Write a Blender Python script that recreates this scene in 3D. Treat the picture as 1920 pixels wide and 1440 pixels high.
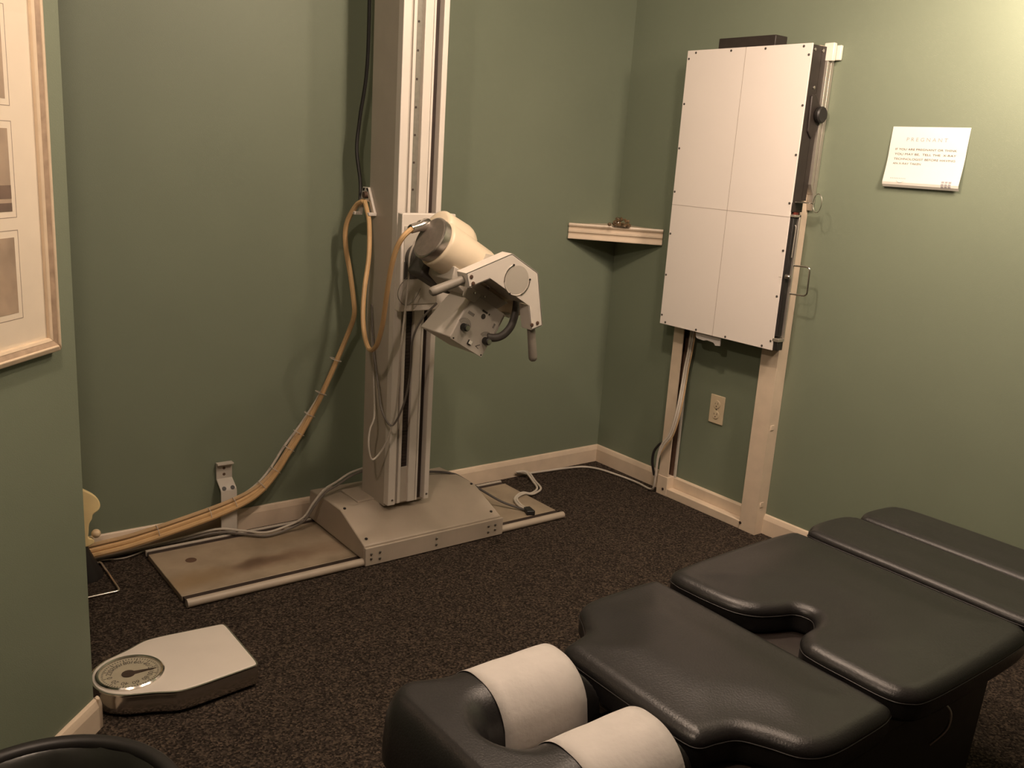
import bpy, bmesh, math, random
from mathutils import Vector, Matrix
from mathutils.geometry import delaunay_2d_cdt

random.seed(7)
for o in list(bpy.data.objects):
    bpy.data.objects.remove(o, do_unlink=True)
scene = bpy.context.scene
COL = scene.collection

# ------------------------------------------------------------------ camera
YAW, PITCH, ROLL = 0.66354, -0.24200, 0.06560
CAM = Vector((-3.06823, -3.20045, 1.45222))
FPX = 1725.05
fw = Vector((math.cos(PITCH)*math.sin(YAW), math.cos(PITCH)*math.cos(YAW), math.sin(PITCH)))
rt = fw.cross(Vector((0, 0, 1))).normalized()
up = rt.cross(fw)
c_, s_ = math.cos(ROLL), math.sin(ROLL)
rt2 = rt*c_ + up*s_
up2 = up*c_ - rt*s_
cam_data = bpy.data.cameras.new('camera')
cam = bpy.data.objects.new('camera', cam_data)
COL.objects.link(cam)
m = Matrix((rt2, up2, -fw)).transposed().to_4x4()
m.translation = CAM
cam.matrix_world = m
cam_data.sensor_fit = 'HORIZONTAL'
cam_data.sensor_width = 36.0
cam_data.lens = 36.0*FPX/1920.0
cam_data.clip_start = 0.02
scene.camera = cam

# ------------------------------------------------------------------ world, lights, exposure
world = bpy.data.worlds.new('world')
scene.world = world
world.use_nodes = True
world.node_tree.nodes['Background'].inputs[0].default_value = (1.0, 0.8, 0.6, 1)
world.node_tree.nodes['Background'].inputs[1].default_value = 0.0
LIGHT_COL = (1.0, 0.78, 0.61)
def bulb(x, y, z, watt, r=0.045, cone=None, aim=None):
    ld = bpy.data.lights.new('bulb_light', 'SPOT' if cone else 'POINT')
    if cone: ld.spot_size = math.radians(cone); ld.spot_blend = 0.8
    ld.energy = watt
    ld.color = LIGHT_COL
    ld.shadow_soft_size = r
    lo = bpy.data.objects.new('bulb_light', ld)
    COL.objects.link(lo)
    lo.location = (x, y, z)
    if aim: lo.rotation_euler = Vector(aim).to_track_quat('-Z', 'Y').to_euler()
bulb(-1.42, -1.40, 2.36, 37)
bulb(-1.46, -2.12, 2.32, 20)
bulb(-0.98, -1.62, 2.30, 14)
bulb(-2.85, -2.05, 2.34, 36)
bulb(-0.50, -2.12, 2.12, 68, 0.12, cone=150, aim=(0.5, 0.22, -0.45))
scene.view_settings.view_transform = 'Standard'
scene.view_settings.look = 'None'
scene.view_settings.exposure = 0.18
scene.view_settings.gamma = 1.0
scene.view_settings.use_curve_mapping = False

# ------------------------------------------------------------------ materials
def mat(name, col, rough=0.5, metal=0.0, var=0.06, nscale=30.0, bump=0.0, bscale=200.0, spec=0.5, coat=0.0):
    mt = bpy.data.materials.new(name)
    mt.use_nodes = True
    nt = mt.node_tree
    b = nt.nodes['Principled BSDF']
    b.inputs['Roughness'].default_value = rough
    b.inputs['Metallic'].default_value = metal
    b.inputs['Specular IOR Level'].default_value = spec
    b.inputs['Coat Weight'].default_value = coat
    tc = nt.nodes.new('ShaderNodeTexCoord')
    n = nt.nodes.new('ShaderNodeTexNoise')
    n.inputs['Scale'].default_value = nscale
    n.inputs['Detail'].default_value = 4
    nt.links.new(tc.outputs['Object'], n.inputs['Vector'])
    r = nt.nodes.new('ShaderNodeValToRGB')
    r.color_ramp.elements[0].position = 0.3
    r.color_ramp.elements[1].position = 0.7
    r.color_ramp.elements[0].color = tuple(c*(1-var) for c in col)+(1,)
    r.color_ramp.elements[1].color = tuple(min(1, c*(1+var)) for c in col)+(1,)
    nt.links.new(n.outputs['Fac'], r.inputs['Fac'])
    nt.links.new(r.outputs['Color'], b.inputs['Base Color'])
    if bump:
        n2 = nt.nodes.new('ShaderNodeTexNoise')
        n2.inputs['Scale'].default_value = bscale
        n2.inputs['Detail'].default_value = 3
        nt.links.new(tc.outputs['Object'], n2.inputs['Vector'])
        bp = nt.nodes.new('ShaderNodeBump')
        bp.inputs['Strength'].default_value = bump
        bp.inputs['Distance'].default_value = 0.002
        nt.links.new(n2.outputs['Fac'], bp.inputs['Height'])
        nt.links.new(bp.outputs['Normal'], b.inputs['Normal'])
    return mt

M = {}
M['wall'] = mat('green_wall_paint', (0.19, 0.222, 0.158), 0.5, var=0.03, nscale=2.5, bump=0.25, bscale=420, spec=0.35)
M['ceiling'] = mat('ceiling_paint', (0.34, 0.31, 0.27), 0.9, var=0.02, bump=0.3, bscale=150)
M['trim'] = mat('cream_trim_paint', (0.68, 0.56, 0.43), 0.4, var=0.05, nscale=18, bump=0.1, bscale=60)
M['white'] = mat('white_enamel', (0.74, 0.68, 0.61), 0.38, var=0.03, nscale=8)
M['frontwhite'] = mat('white_panel_laminate', (0.82, 0.755, 0.70), 0.42, var=0.01, nscale=5)
M['cream'] = mat('cream_enamel', (0.74, 0.63, 0.47), 0.36, var=0.04, nscale=8)
M['grey_metal'] = mat('warm_grey_enamel', (0.50, 0.445, 0.375), 0.45, var=0.04, nscale=12)
M['light_grey'] = mat('light_grey_enamel', (0.5, 0.46, 0.4), 0.42, var=0.04, nscale=12)
M['cover'] = mat('carriage_cover_paint', (0.44, 0.375, 0.30), 0.42, var=0.07, nscale=9)
M['slot'] = mat('dark_slot', (0.035, 0.022, 0.017), 0.6, var=0.2)
M['rack'] = mat('dull_steel_rack', (0.24, 0.23, 0.19), 0.5, metal=0.3, var=0.1, nscale=60)
M['chrome'] = mat('chrome', (0.75, 0.72, 0.68), 0.16, metal=1.0, var=0.02)
M['brushed'] = mat('brushed_steel', (0.46, 0.43, 0.40), 0.34, metal=1.0, var=0.1, nscale=80)
M['alu'] = mat('aluminium', (0.52, 0.48, 0.42), 0.42, metal=0.75, var=0.05)
M['darkgrip'] = mat('grey_rubber_grip', (0.24, 0.215, 0.18), 0.5, var=0.08, nscale=25)
M['black'] = mat('black_plastic', (0.018, 0.016, 0.015), 0.45, var=0.1)
M['blackmetal'] = mat('black_painted_metal', (0.028, 0.021, 0.018), 0.5, var=0.15)
M['dark_grey'] = mat('dark_grey_metal', (0.07, 0.062, 0.055), 0.5, var=0.1)
M['orange'] = mat('amber_cable_sheath', (0.60, 0.39, 0.19), 0.42, var=0.1, nscale=10)
M['beigecable'] = mat('beige_cable_sheath', (0.52, 0.36, 0.2), 0.45, var=0.08, nscale=10)
M['whitecable'] = mat('white_cable_sheath', (0.55, 0.5, 0.43), 0.45, var=0.05)
M['greycable'] = mat('grey_cable_sheath', (0.17, 0.15, 0.13), 0.45, var=0.05)
M['vinyl'] = mat('black_upholstery_vinyl', (0.016, 0.0145, 0.0145), 0.36, var=0.10, nscale=14, bump=0.22, bscale=260, spec=0.42)
M['vinyl_side'] = mat('black_upholstery_side', (0.016, 0.013, 0.012), 0.5, var=0.10, nscale=14, bump=0.2, bscale=260)
M['paper'] = mat('headrest_paper', (0.58, 0.545, 0.515), 0.8, var=0.03, nscale=30, bump=0.5, bscale=90)
M['signpaper'] = mat('sign_paper', (0.76, 0.74, 0.68), 0.55, var=0.01)
M['ink'] = mat('grey_ink', (0.045, 0.04, 0.035), 0.6, var=0.1)
M['paleink'] = mat('pale_blue_grey_ink', (0.33, 0.31, 0.33), 0.6, var=0.05)
M['outlet'] = mat('almond_plastic', (0.66, 0.55, 0.38), 0.35, var=0.02)
M['bone'] = mat('yellow_bone_plastic', (0.92, 0.74, 0.38), 0.45, var=0.06, nscale=20)
M['boneend'] = mat('pale_bone_plastic', (0.76, 0.58, 0.37), 0.45, var=0.06, nscale=20)
M['brownwood'] = mat('brown_board', (0.10, 0.055, 0.035), 0.6, var=0.15)
M['clearplastic'] = mat('clear_plastic_clip', (0.80, 0.77, 0.68), 0.25, var=0.03)
M['pebble'] = mat('brown_crystal', (0.13, 0.085, 0.045), 0.15, var=0.6, nscale=60, spec=0.9)
M['matboard'] = mat('cream_matboard', (0.80, 0.70, 0.56), 0.8, var=0.02)
M['framewood'] = mat('cream_frame_wood', (0.72, 0.58, 0.42), 0.38, var=0.05)
M['framestrip'] = mat('washed_taupe_strip', (0.40, 0.29, 0.2), 0.5, var=0.2, nscale=40)
M['photo'] = mat('sepia_photo', (0.42, 0.32, 0.23), 0.4, var=0.3, nscale=9)
M['photo_dark'] = mat('sepia_photo_dark', (0.16, 0.11, 0.08), 0.4, var=0.3, nscale=20)
M['dialface'] = mat('aged_dial_card', (0.42,0.38,0.28), 0.6, var=0.05)
M['capface'] = mat('dull_brown_steel', (0.20,0.17,0.14), 0.5, metal=0.3, var=0.12, nscale=60)
M['darkwall'] = mat('darkened_unseen_wall', (0.07,0.05,0.035), 0.6, var=0.2, nscale=6)  # made-up finish for the unseen walls, kept dark to cut bounced light
M['ptr'] = mat('dark_brown_pointer', (0.05,0.03,0.02), 0.5)
M['line'] = mat('fine_line', (0.30, 0.23, 0.18), 0.6, var=0.05)
M['rust_line'] = mat('bag_film', (0.03, 0.03, 0.026), 0.28, var=0.2, nscale=10, bump=1.0, bscale=18)

def glass_mat():
    mt = bpy.data.materials.new('picture_glass'); mt.use_nodes = True
    nt = mt.node_tree; nt.nodes.remove(nt.nodes['Principled BSDF'])
    out = nt.nodes['Material Output']
    t = nt.nodes.new('ShaderNodeBsdfTransparent'); g = nt.nodes.new('ShaderNodeBsdfGlossy')
    g.inputs['Roughness'].default_value = 0.03
    lw = nt.nodes.new('ShaderNodeLayerWeight'); lw.inputs['Blend'].default_value = 0.5
    pw = nt.nodes.new('ShaderNodeMath'); pw.operation = 'POWER'; pw.inputs[1].default_value = 5.0
    fr = nt.nodes.new('ShaderNodeMath'); fr.operation = 'MULTIPLY_ADD'; fr.inputs[1].default_value = 0.5; fr.inputs[2].default_value = 0.01
    mx = nt.nodes.new('ShaderNodeMixShader')
    nt.links.new(lw.outputs['Facing'], pw.inputs[0]); nt.links.new(pw.outputs[0], fr.inputs[0])
    nt.links.new(fr.outputs[0], mx.inputs[0]); nt.links.new(t.outputs[0], mx.inputs[1]); nt.links.new(g.outputs[0], mx.inputs[2])
    nt.links.new(mx.outputs[0], out.inputs[0])
    return mt
M['glass'] = glass_mat()

def carpet_mat():
    mt = bpy.data.materials.new('brown_loop_carpet'); mt.use_nodes = True
    nt = mt.node_tree; b = nt.nodes['Principled BSDF']
    b.inputs['Roughness'].default_value = 0.95
    b.inputs['Specular IOR Level'].default_value = 0.1
    tc = nt.nodes.new('ShaderNodeTexCoord')
    v = nt.nodes.new('ShaderNodeTexVoronoi'); v.inputs['Scale'].default_value = 190
    n = nt.nodes.new('ShaderNodeTexNoise'); n.inputs['Scale'].default_value = 130; n.inputs['Detail'].default_value = 3
    nt.links.new(tc.outputs['Object'], v.inputs['Vector']); nt.links.new(tc.outputs['Object'], n.inputs['Vector'])
    mx = nt.nodes.new('ShaderNodeMix'); mx.data_type = 'FLOAT'; mx.inputs[0].default_value = 0.5
    sep = nt.nodes.new('ShaderNodeSeparateColor'); nt.links.new(v.outputs['Color'], sep.inputs[0])
    nt.links.new(sep.outputs[0], mx.inputs[2]); nt.links.new(n.outputs['Fac'], mx.inputs[3])
    r = nt.nodes.new('ShaderNodeValToRGB')
    e = r.color_ramp.elements
    e[0].position = 0.28; e[0].color = (0.016, 0.012, 0.010, 1)
    e[1].position = 0.80; e[1].color = (0.115, 0.085, 0.062, 1)
    k = e.new(0.55); k.color = (0.046, 0.036, 0.028, 1)
    nt.links.new(mx.outputs[0], r.inputs['Fac']); nt.links.new(r.outputs['Color'], b.inputs['Base Color'])
    bp = nt.nodes.new('ShaderNodeBump'); bp.inputs['Strength'].default_value = 0.8; bp.inputs['Distance'].default_value = 0.004
    nt.links.new(v.outputs['Distance'], bp.inputs['Height']); nt.links.new(bp.outputs['Normal'], b.inputs['Normal'])
    return mt
M['carpet'] = carpet_mat()

def rusty_mat():
    mt = mat('stained_rail_plate', (0.33, 0.265, 0.19), 0.5, var=0.12, nscale=14)
    nt = mt.node_tree; b = nt.nodes['Principled BSDF']
    src = b.inputs['Base Color'].links[0].from_socket
    tc = nt.nodes.new('ShaderNodeTexCoord')
    def blob(cx, cy, sx, sy):
        mp = nt.nodes.new('ShaderNodeMapping'); mp.vector_type = 'POINT'
        mp.inputs['Location'].default_value = (-cx/sx, -cy/sy, 0); mp.inputs['Scale'].default_value = (1/sx, 1/sy, 0)
        nz = nt.nodes.new('ShaderNodeTexNoise'); nz.inputs['Scale'].default_value = 12
        nt.links.new(tc.outputs['Object'], nz.inputs['Vector'])
        ad = nt.nodes.new('ShaderNodeVectorMath'); ad.operation = 'MULTIPLY_ADD'
        ad.inputs[1].default_value = (0.16, 0.08, 0)
        nt.links.new(nz.outputs['Color'], ad.inputs[0]); nt.links.new(tc.outputs['Object'], ad.inputs[2])
        nt.links.new(ad.outputs[0], mp.inputs['Vector'])
        ln = nt.nodes.new('ShaderNodeVectorMath'); ln.operation = 'LENGTH'; nt.links.new(mp.outputs[0], ln.inputs[0])
        mr = nt.nodes.new('ShaderNodeMapRange'); mr.inputs[1].default_value = 0.2; mr.inputs[2].default_value = 1.0
        mr.inputs[3].default_value = 1.0; mr.inputs[4].default_value = 0.0
        nt.links.new(ln.outputs['Value'], mr.inputs[0]); return mr.outputs[0]
    cur = src
    for (cx, cy, sx, sy, colr, st) in ((-1.74, -0.31, .36, .07, (0.13, 0.062, 0.03, 1), .55), (-1.83, -0.30, .13, .045, (0.06, 0.028, 0.015, 1), .6),
                                       (-2.07, -0.33, .18, .09, (0.25, 0.16, 0.07, 1), .6), (-1.70, -0.15, .2, .08, (0.22, 0.16, 0.10, 1), .5)):
        f = blob(cx, cy, sx, sy)
        ml = nt.nodes.new('ShaderNodeMath'); ml.operation = 'MULTIPLY'; ml.inputs[1].default_value = st; nt.links.new(f, ml.inputs[0])
        mx = nt.nodes.new('ShaderNodeMix'); mx.data_type = 'RGBA'
        nt.links.new(ml.outputs[0], mx.inputs[0]); nt.links.new(cur, mx.inputs[6]); mx.inputs[7].default_value = colr
        cur = mx.outputs[2]
    nt.links.new(cur, b.inputs['Base Color'])
    return mt
M['rail'] = rusty_mat()

# ------------------------------------------------------------------ mesh helpers
class MB:
    def __init__(self): self.bm = bmesh.new()
    def box(self, x0, x1, y0, y1, z0, z1):
        v = [self.bm.verts.new(p) for p in ((x0,y0,z0),(x1,y0,z0),(x1,y1,z0),(x0,y1,z0),(x0,y0,z1),(x1,y0,z1),(x1,y1,z1),(x0,y1,z1))]
        for f in ((0,3,2,1),(4,5,6,7),(0,1,5,4),(1,2,6,5),(2,3,7,6),(3,0,4,7)): self.bm.faces.new([v[i] for i in f])
        return self
    def hull8(self, pts):
        v = [self.bm.verts.new(p) for p in pts]
        for f in ((0,3,2,1),(4,5,6,7),(0,1,5,4),(1,2,6,5),(2,3,7,6),(3,0,4,7)): self.bm.faces.new([v[i] for i in f])
        return self
    def prism(self, poly, lo, hi, fn):
        """poly 2D, fn(u,v,t)->xyz, extruded t lo..hi"""
        a = [self.bm.verts.new(fn(u, v, lo)) for u, v in poly]
        b = [self.bm.verts.new(fn(u, v, hi)) for u, v in poly]
        n = len(poly)
        self.bm.faces.new(list(reversed(a))); self.bm.faces.new(b)
        for i in range(n): self.bm.faces.new((a[i], a[(i+1)%n], b[(i+1)%n], b[i]))
        return self
    def tube(self, pts, r, seg=10, closed=False, flat=None):
        pts = [Vector(p) for p in pts]; n = len(pts)
        rings = []; nrm = None
        for i, p in enumerate(pts):
            if closed: t = (pts[(i+1)%n]-pts[i-1]).normalized()
            else: t = (pts[min(i+1,n-1)]-pts[max(i-1,0)]).normalized()
            if nrm is None:
                a = Vector((0,0,1)) if abs(t.z) < .9 else Vector((1,0,0))
                nrm = (a - t*a.dot(t)).normalized()
            else:
                nrm = (nrm - t*nrm.dot(t)).normalized()
            bn = t.cross(nrm)
            rr = r[i] if isinstance(r, (list, tuple)) else r
            k = flat or 1.0
            rings.append([self.bm.verts.new(p + nrm*(rr*math.cos(2*math.pi*j/seg)) + bn*(rr*k*math.sin(2*math.pi*j/seg))) for j in range(seg)])
        m_ = n if closed else n-1
        for i in range(m_):
            A, B = rings[i], rings[(i+1)%n]
            for j in range(seg): self.bm.faces.new((A[j], A[(j+1)%seg], B[(j+1)%seg], B[j]))
        if not closed:
            self.bm.faces.new(list(reversed(rings[0]))); self.bm.faces.new(rings[-1])
        return self
    def lathe(self, prof, origin=(0,0,0), axis=(0,0,1), seg=40, cap=True):
        """prof list of (r, h) along axis"""
        o = Vector(origin); ax = Vector(axis).normalized()
        a = Vector((0,0,1)) if abs(ax.z) < .9 else Vector((1,0,0))
        e1 = (a-ax*a.dot(ax)).normalized(); e2 = ax.cross(e1)
        rings = []
        for r, h in prof:
            if r < 1e-6: rings.append([self.bm.verts.new(o+ax*h)])
            else: rings.append([self.bm.verts.new(o+ax*h+e1*(r*math.cos(2*math.pi*j/seg))+e2*(r*math.sin(2*math.pi*j/seg))) for j in range(seg)])
        for A, B in zip(rings, rings[1:]):
            if len(A) == 1 and len(B) == 1: continue
            for j in range(seg):
                k = (j+1) % seg
                if len(A) == 1: self.bm.faces.new((A[0], B[k], B[j]))
                elif len(B) == 1: self.bm.faces.new((A[j], A[k], B[0]))
                else: self.bm.faces.new((A[j], A[k], B[k], B[j]))
        if cap and len(rings[0]) > 1: self.bm.faces.new(list(reversed(rings[0])))
        if cap and len(rings[-1]) > 1: self.bm.faces.new(rings[-1])
        return self
    def build(self, name, mt, parent=None, bevel=0.0, smooth=True, angle=40, seg=2):
        bmesh.ops.recalc_face_normals(self.bm, faces=self.bm.faces)
        me = bpy.data.meshes.new(name); self.bm.to_mesh(me); self.bm.free()
        me.materials.append(M[mt] if isinstance(mt, str) else mt)
        if smooth:
            me.shade_smooth(); me.set_sharp_from_angle(angle=math.radians(angle))
        o = bpy.data.objects.new(name, me); COL.objects.link(o)
        if parent: o.parent = parent
        if bevel:
            b = o.modifiers.new('bevel', 'BEVEL'); b.width = bevel; b.segments = seg; b.limit_method = 'ANGLE'; b.angle_limit = math.radians(35)
            b.harden_normals = False
        return o

def each(mb, name, mt, parent, **k):
    """one child object per loose piece"""
    bm = mb.bm; bm.verts.ensure_lookup_table(); seen = set(); out = []
    for v0 in bm.verts:
        if v0 in seen: continue
        st_ = [v0]; seen.add(v0); isl = []
        while st_:
            v = st_.pop(); isl.append(v)
            for e in v.link_edges:
                w = e.other_vert(v)
                if w not in seen: seen.add(w); st_.append(w)
        ids = {v: i for i, v in enumerate(isl)}
        n = MB(); nv_ = [n.bm.verts.new(v.co) for v in isl]; fs = set()
        for v in isl:
            for f in v.link_faces: fs.add(f)
        for f in fs: n.bm.faces.new([nv_[ids[v]] for v in f.verts])
        out.append(n.build(name, mt, parent, **k))
    bm.free()
    return out

def tag(o, label=None, cat=None, group=None, kind=None):
    if label: o['label'] = label
    if cat: o['category'] = cat
    if group: o['group'] = group
    if kind: o['kind'] = kind
    return o
def empty(name, label, cat, group=None, loc=(0,0,0)):
    o = bpy.data.objects.new(name, None); COL.objects.link(o); o.location = loc
    o.empty_display_size = 0.05
    return tag(o, label, cat, group)
def reparent_offset(o): pass
def cr(pts, n=8, closed=False):
    """Catmull-Rom through points"""
    P = [Vector(p) for p in pts]; N = len(P); out = []
    rng = range(N) if closed else range(N-1)
    for i in rng:
        if closed: p0, p1, p2, p3 = P[i-1], P[i], P[(i+1)%N], P[(i+2)%N]
        else: p0, p1, p2, p3 = P[max(i-1,0)], P[i], P[i+1], P[min(i+2,N-1)]
        for k in range(n):
            t = k/n
            out.append(0.5*((2*p1)+(p2-p0)*t+(2*p0-5*p1+4*p2-p3)*t*t+(3*p1-p0-3*p2+p3)*t**3))
    if not closed: out.append(P[-1])
    return out
XZ = lambda u, v, t: (u, t, v)      # polygon in xz, extruded along y
XY = lambda u, v, t: (u, v, t)
YZ = lambda u, v, t: (t, u, v)

# ------------------------------------------------------------------ the room
CEIL = 2.45
def struct(name, mb, mt, **k):
    o = mb.build(name, mt, **k); o['kind'] = 'structure'; return o
struct('floor', MB().box(-4.8, 0.1, -4.8, 0.1, -0.1, 0), 'carpet')
struct('ceiling', MB().box(-4.8, 0.1, -4.8, 0.1, CEIL, CEIL+0.1), 'ceiling')
struct('wall_back', MB().box(-4.8, 0.1, 0, 0.1, 0, CEIL), 'wall')
struct('wall_right', MB().box(0, 0.1, -4.8, 0, 0, CEIL), 'wall')
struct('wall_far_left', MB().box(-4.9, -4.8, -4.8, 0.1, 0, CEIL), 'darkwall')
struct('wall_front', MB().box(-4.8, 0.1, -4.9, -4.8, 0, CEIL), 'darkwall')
E0 = Vector((-2.605, -1.010, 0))
DL = Vector((-1, -1, 0)).normalized()      # along the angled wall
NL = Vector((1, -1, 0)).normalized()       # its visible side's normal
def WL(s, z, n=0.0):                       # point on the angled wall
    p = E0 + DL*s + NL*n; return Vector((p.x, p.y, z))
mb = MB()
mb.hull8([WL(0,0), WL(2.9,0), WL(2.9,0,-.12), WL(0,0,-.12), WL(0,CEIL), WL(2.9,CEIL), WL(2.9,CEIL,-.12), WL(0,CEIL,-.12)])
struct('wall_left', mb, 'wall')
# baseboards: extruded profile
BH = 0.084
prof = [(0,0),(0.014,0),(0.014,BH-0.022),(0.011,BH-0.012),(0.008,BH-0.004),(0.004,BH),(0,BH)]
def bboard(name, p0, p1, nrm):
    p0 = Vector(p0); p1 = Vector(p1); nrm = Vector(nrm)
    mb = MB()
    mb.prism(prof, 0, 1, lambda u, v, t: tuple(p0.lerp(p1, t)+nrm*u+Vector((0,0,v))))
    return struct(name, mb, 'trim', smooth=False)
bboard('baseboard_back', (-4.8,0,0), (0,0,0), (0,-1,0))
bboard('baseboard_right', (0,-0.52,0), (0,0,0), (-1,0,0))
bboard('baseboard_right_front', (0,-4.8,0), (0,-1.04,0), (-1,0,0))
bboard('baseboard_behind_stand', (0,-1.02,0), (0,-0.52,0), (-1,0,0))
bboard('baseboard_left', WL(2.9,0), WL(-0.014,0), NL)
bboard('baseboard_left_end', WL(0,0,0.014), WL(0,0,-.12), -DL)

# ------------------------------------------------------------------ x-ray tube stand: floor rail
rail = empty('floor_rail', 'long flat stained metal floor rail plate under the x-ray tube column', 'rail')
RX0, RX1, RY0, RY1 = -2.212, -0.65, -0.526, -0.066
MB().box(RX0, RX1, RY0+0.064, RY1-0.036, 0.0, 0.018).build('rail_plate', M['rail'], rail, bevel=0.002)
MB().box(RX0+.004, RX1-.004, RY0+0.028, RY0+0.064, 0.0, 0.0165).build('front_groove', 'slot', rail)
MB().tube([(RX0, RY0+0.016, 0.014), (RX1, RY0+0.016, 0.014)], 0.0145, seg=16).build('front_rail_bar', 'cover', rail)
MB().box(RX0+.004, RX1-.004, RY1-0.036, RY1-0.012, 0.0, 0.0165).build('rear_groove', 'slot', rail)
MB().box(RX0, RX1, RY1-0.012, RY1, 0.0, 0.022).build('rear_lip', 'grey_metal', rail, bevel=0.002)
MB().lathe([(0.019,0.0),(0.019,0.0008),(0.013,0.0012),(0,0.0012)], (-2.10,-0.215,0.018), seg=24).build('screw_cap', 'brownwood', rail)
MB().lathe([(0.007,0.0),(0.007,0.002),(0,0.003)], (-1.72,-0.115,0.018), seg=16).build('screw_cap', 'brownwood', rail)

# ------------------------------------------------------------------ x-ray tube stand: column with carriage
st = empty('tube_stand_column', 'tall beige x-ray column on a low wheeled base cover, holding the tube head', 'x-ray column')
# base cover: side profile in yz, extruded along x
bp = [(-0.518,0.020),(-0.518,0.078),(-0.330,0.150),(-0.225,0.150),(-0.070,0.140),(-0.070,0.026)]
MB().prism(bp, -1.588, -0.985, YZ).build('base_cover', 'cover', st, bevel=0.004)
MB().box(-1.588, -0.98, -0.530, -0.519, 0.003, 0.072).build('base_front_plate', 'cover', st, bevel=0.002)
mb = MB()
for x, zs in ((-1.565,(0.030,0.047)),(-1.530,(0.024,0.048)),(-1.290,(0.026,0.050)),(-1.050,(0.026,0.050)),(-1.018,(0.03,0.05))):
    for z in zs: mb.lathe([(0.005,0),(0.005,0.002),(0.002,0.004),(0,0.004)], (x,-0.530,z), (0,-1,0), 12)
each(mb, 'base_screw', 'brushed', st)
mb = MB()
for x, y, z in ((-1.565,-0.49,0.0895),(-1.012,-0.49,0.0895),(-1.57,-0.33,0.150),(-1.0,-0.33,0.150)):
    mb.lathe([(0.0055,0),(0.0055,0.003),(0,0.004)], (x,y,z), (0,-0.25,1), 12)
each(mb, 'cover_bolt', 'black', st)
MB().box(-1.50, -1.42, -0.30, -0.16, 0.148, 0.156).build('cover_flange', 'cover', st, bevel=0.002)
# column
X0, X1 = -1.430, -1.252; YF, YB = -0.400, -0.200; W = X1-X0; ZT = CEIL-0.02
MB().box(X0, X1, YF+0.028, YB, 0.148, ZT).build('column_body', 'grey_metal', st, bevel=0.003)
fx = lambda f: X0+f*W
MB().box(X0-.0008, fx(.17), YF-.003, YF+.03, 0.16, ZT).build('front_flange', 'white', st, bevel=0.002)
MB().box(fx(.88), fx(1.0), YF-.003, YF+.03, 0.16, ZT).build('front_flange', 'white', st, bevel=0.002)
MB().box(fx(.17), fx(.235), YF+.010, YF+.03, 0.16, ZT).build('guide_strip', 'light_grey', st)
MB().box(fx(.245), fx(.31), YF+.004, YF+.03, 0.16, ZT).build('guide_strip', 'white', st, bevel=0.001)
MB().box(fx(.31), fx(.48), YF+.018, YF+.03, 0.92, ZT).build('hole_strip', 'rack', st)
MB().box(fx(.31), fx(.48), YF+.016, YF+.03, 0.16, 0.95).build('drive_chain_slot', 'dark_grey', st)
mb = MB()
for k in range(60):
    z = 0.19+k*0.0125
    mb.box(fx(.335), fx(.455), YF+.012, YF+.018, z, z+0.0105)
mb.build('drive_chain', 'slot', st)
mb = MB()
for k in range(16): mb.lathe([(0.004,0),(0.004,.001),(0,.001)], (fx(.395), YF+.0178, 0.95+k*0.092), (0,-1,0), 10)
each(mb, 'strip_hole', 'slot', st)
MB().box(fx(.48), fx(.665), YF+.001, YF+.03, 0.16, ZT).build('centre_rail', 'white', st, bevel=0.002)
MB().box(fx(.68), fx(.725), YF+.004, YF+.03, 0.16, ZT).build('guide_strip', 'white', st)
MB().box(fx(.725), fx(.87), YF+.024, YF+.03, 0.16, ZT).build('dark_slot', 'slot', st)
MB().box(fx(.31), fx(.70), YF+.010, YF+.028, 0.16, 0.30).build('bottom_stop', 'grey_metal', st, bevel=0.002)
mb = MB()
for x in (fx(.10), fx(.94)): mb.lathe([(0.004,0),(0.004,.002),(0,.003)], (x, YF-.003, 0.18), (0,-1,0), 10)
each(mb, 'flange_screw', 'brushed', st)
# cable hanger bracket on the column's left side (A shape with holes)
mb = MB()
xh = X0-0.010
for a, b_ in (((-0.176,1.310),(-0.143,1.215)),((-0.200,1.310),(-0.250,1.220))):
    (ya, za), (yb, zb) = a, b_
    dy = 0.009
    mb.prism([(ya-dy,za),(ya+dy,za),(yb+dy,zb),(yb-dy,zb)], xh, xh+.010, YZ)
mb.box(xh, xh+.010, -.209, -.167, 1.296, 1.312)
mb.box(xh, xh+.010, -.225, -.155, 1.262, 1.272)
mb.box(xh-.022, xh+.010, -.258, -.240, 1.215, 1.226)
mb.box(xh-.022, xh+.010, -.152, -.134, 1.210, 1.222)
mb.build('cable_hanger', 'white', st, bevel=0.0015)
MB().tube([(xh-.012,-.196,1.285),(xh+.01,-.196,1.285)], 0.011, 12).build('hanger_pin', 'brownwood', st)
# carriage
MB().box(-1.449, -1.232, -0.470, -0.436, 0.905, 1.243).build('carriage', 'white', st, bevel=0.004)
MB().box(-1.405, -1.275, -0.436, -0.396, 0.93, 1.22).build('carriage_roller_block', 'dark_grey', st, bevel=0.002)
MB().box(-1.440, -1.30, -0.474, -0.470, 0.93, 1.20).build('carriage_plate', 'light_grey', st, bevel=0.001)
MB().box(-1.44, -1.36, -0.478, -0.474, 1.02, 1.08).build('carriage_plate', 'dark_grey', st, bevel=0.003)

# head frame : a along tube axis (+x tilted down 30 deg), c up-ish, y stays
TH = math.radians(30)
A = Vector((math.cos(TH), 0, -math.sin(TH))); Cc = Vector((math.sin(TH), 0, math.cos(TH)))
O = Vector((-1.496, 0, 1.188))
def H(a, y, c): p = O + A*a + Cc*c; return (p.x, y, p.z)
HD = lambda u, v, t: H(u, t, v)
TY = -0.720
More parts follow.
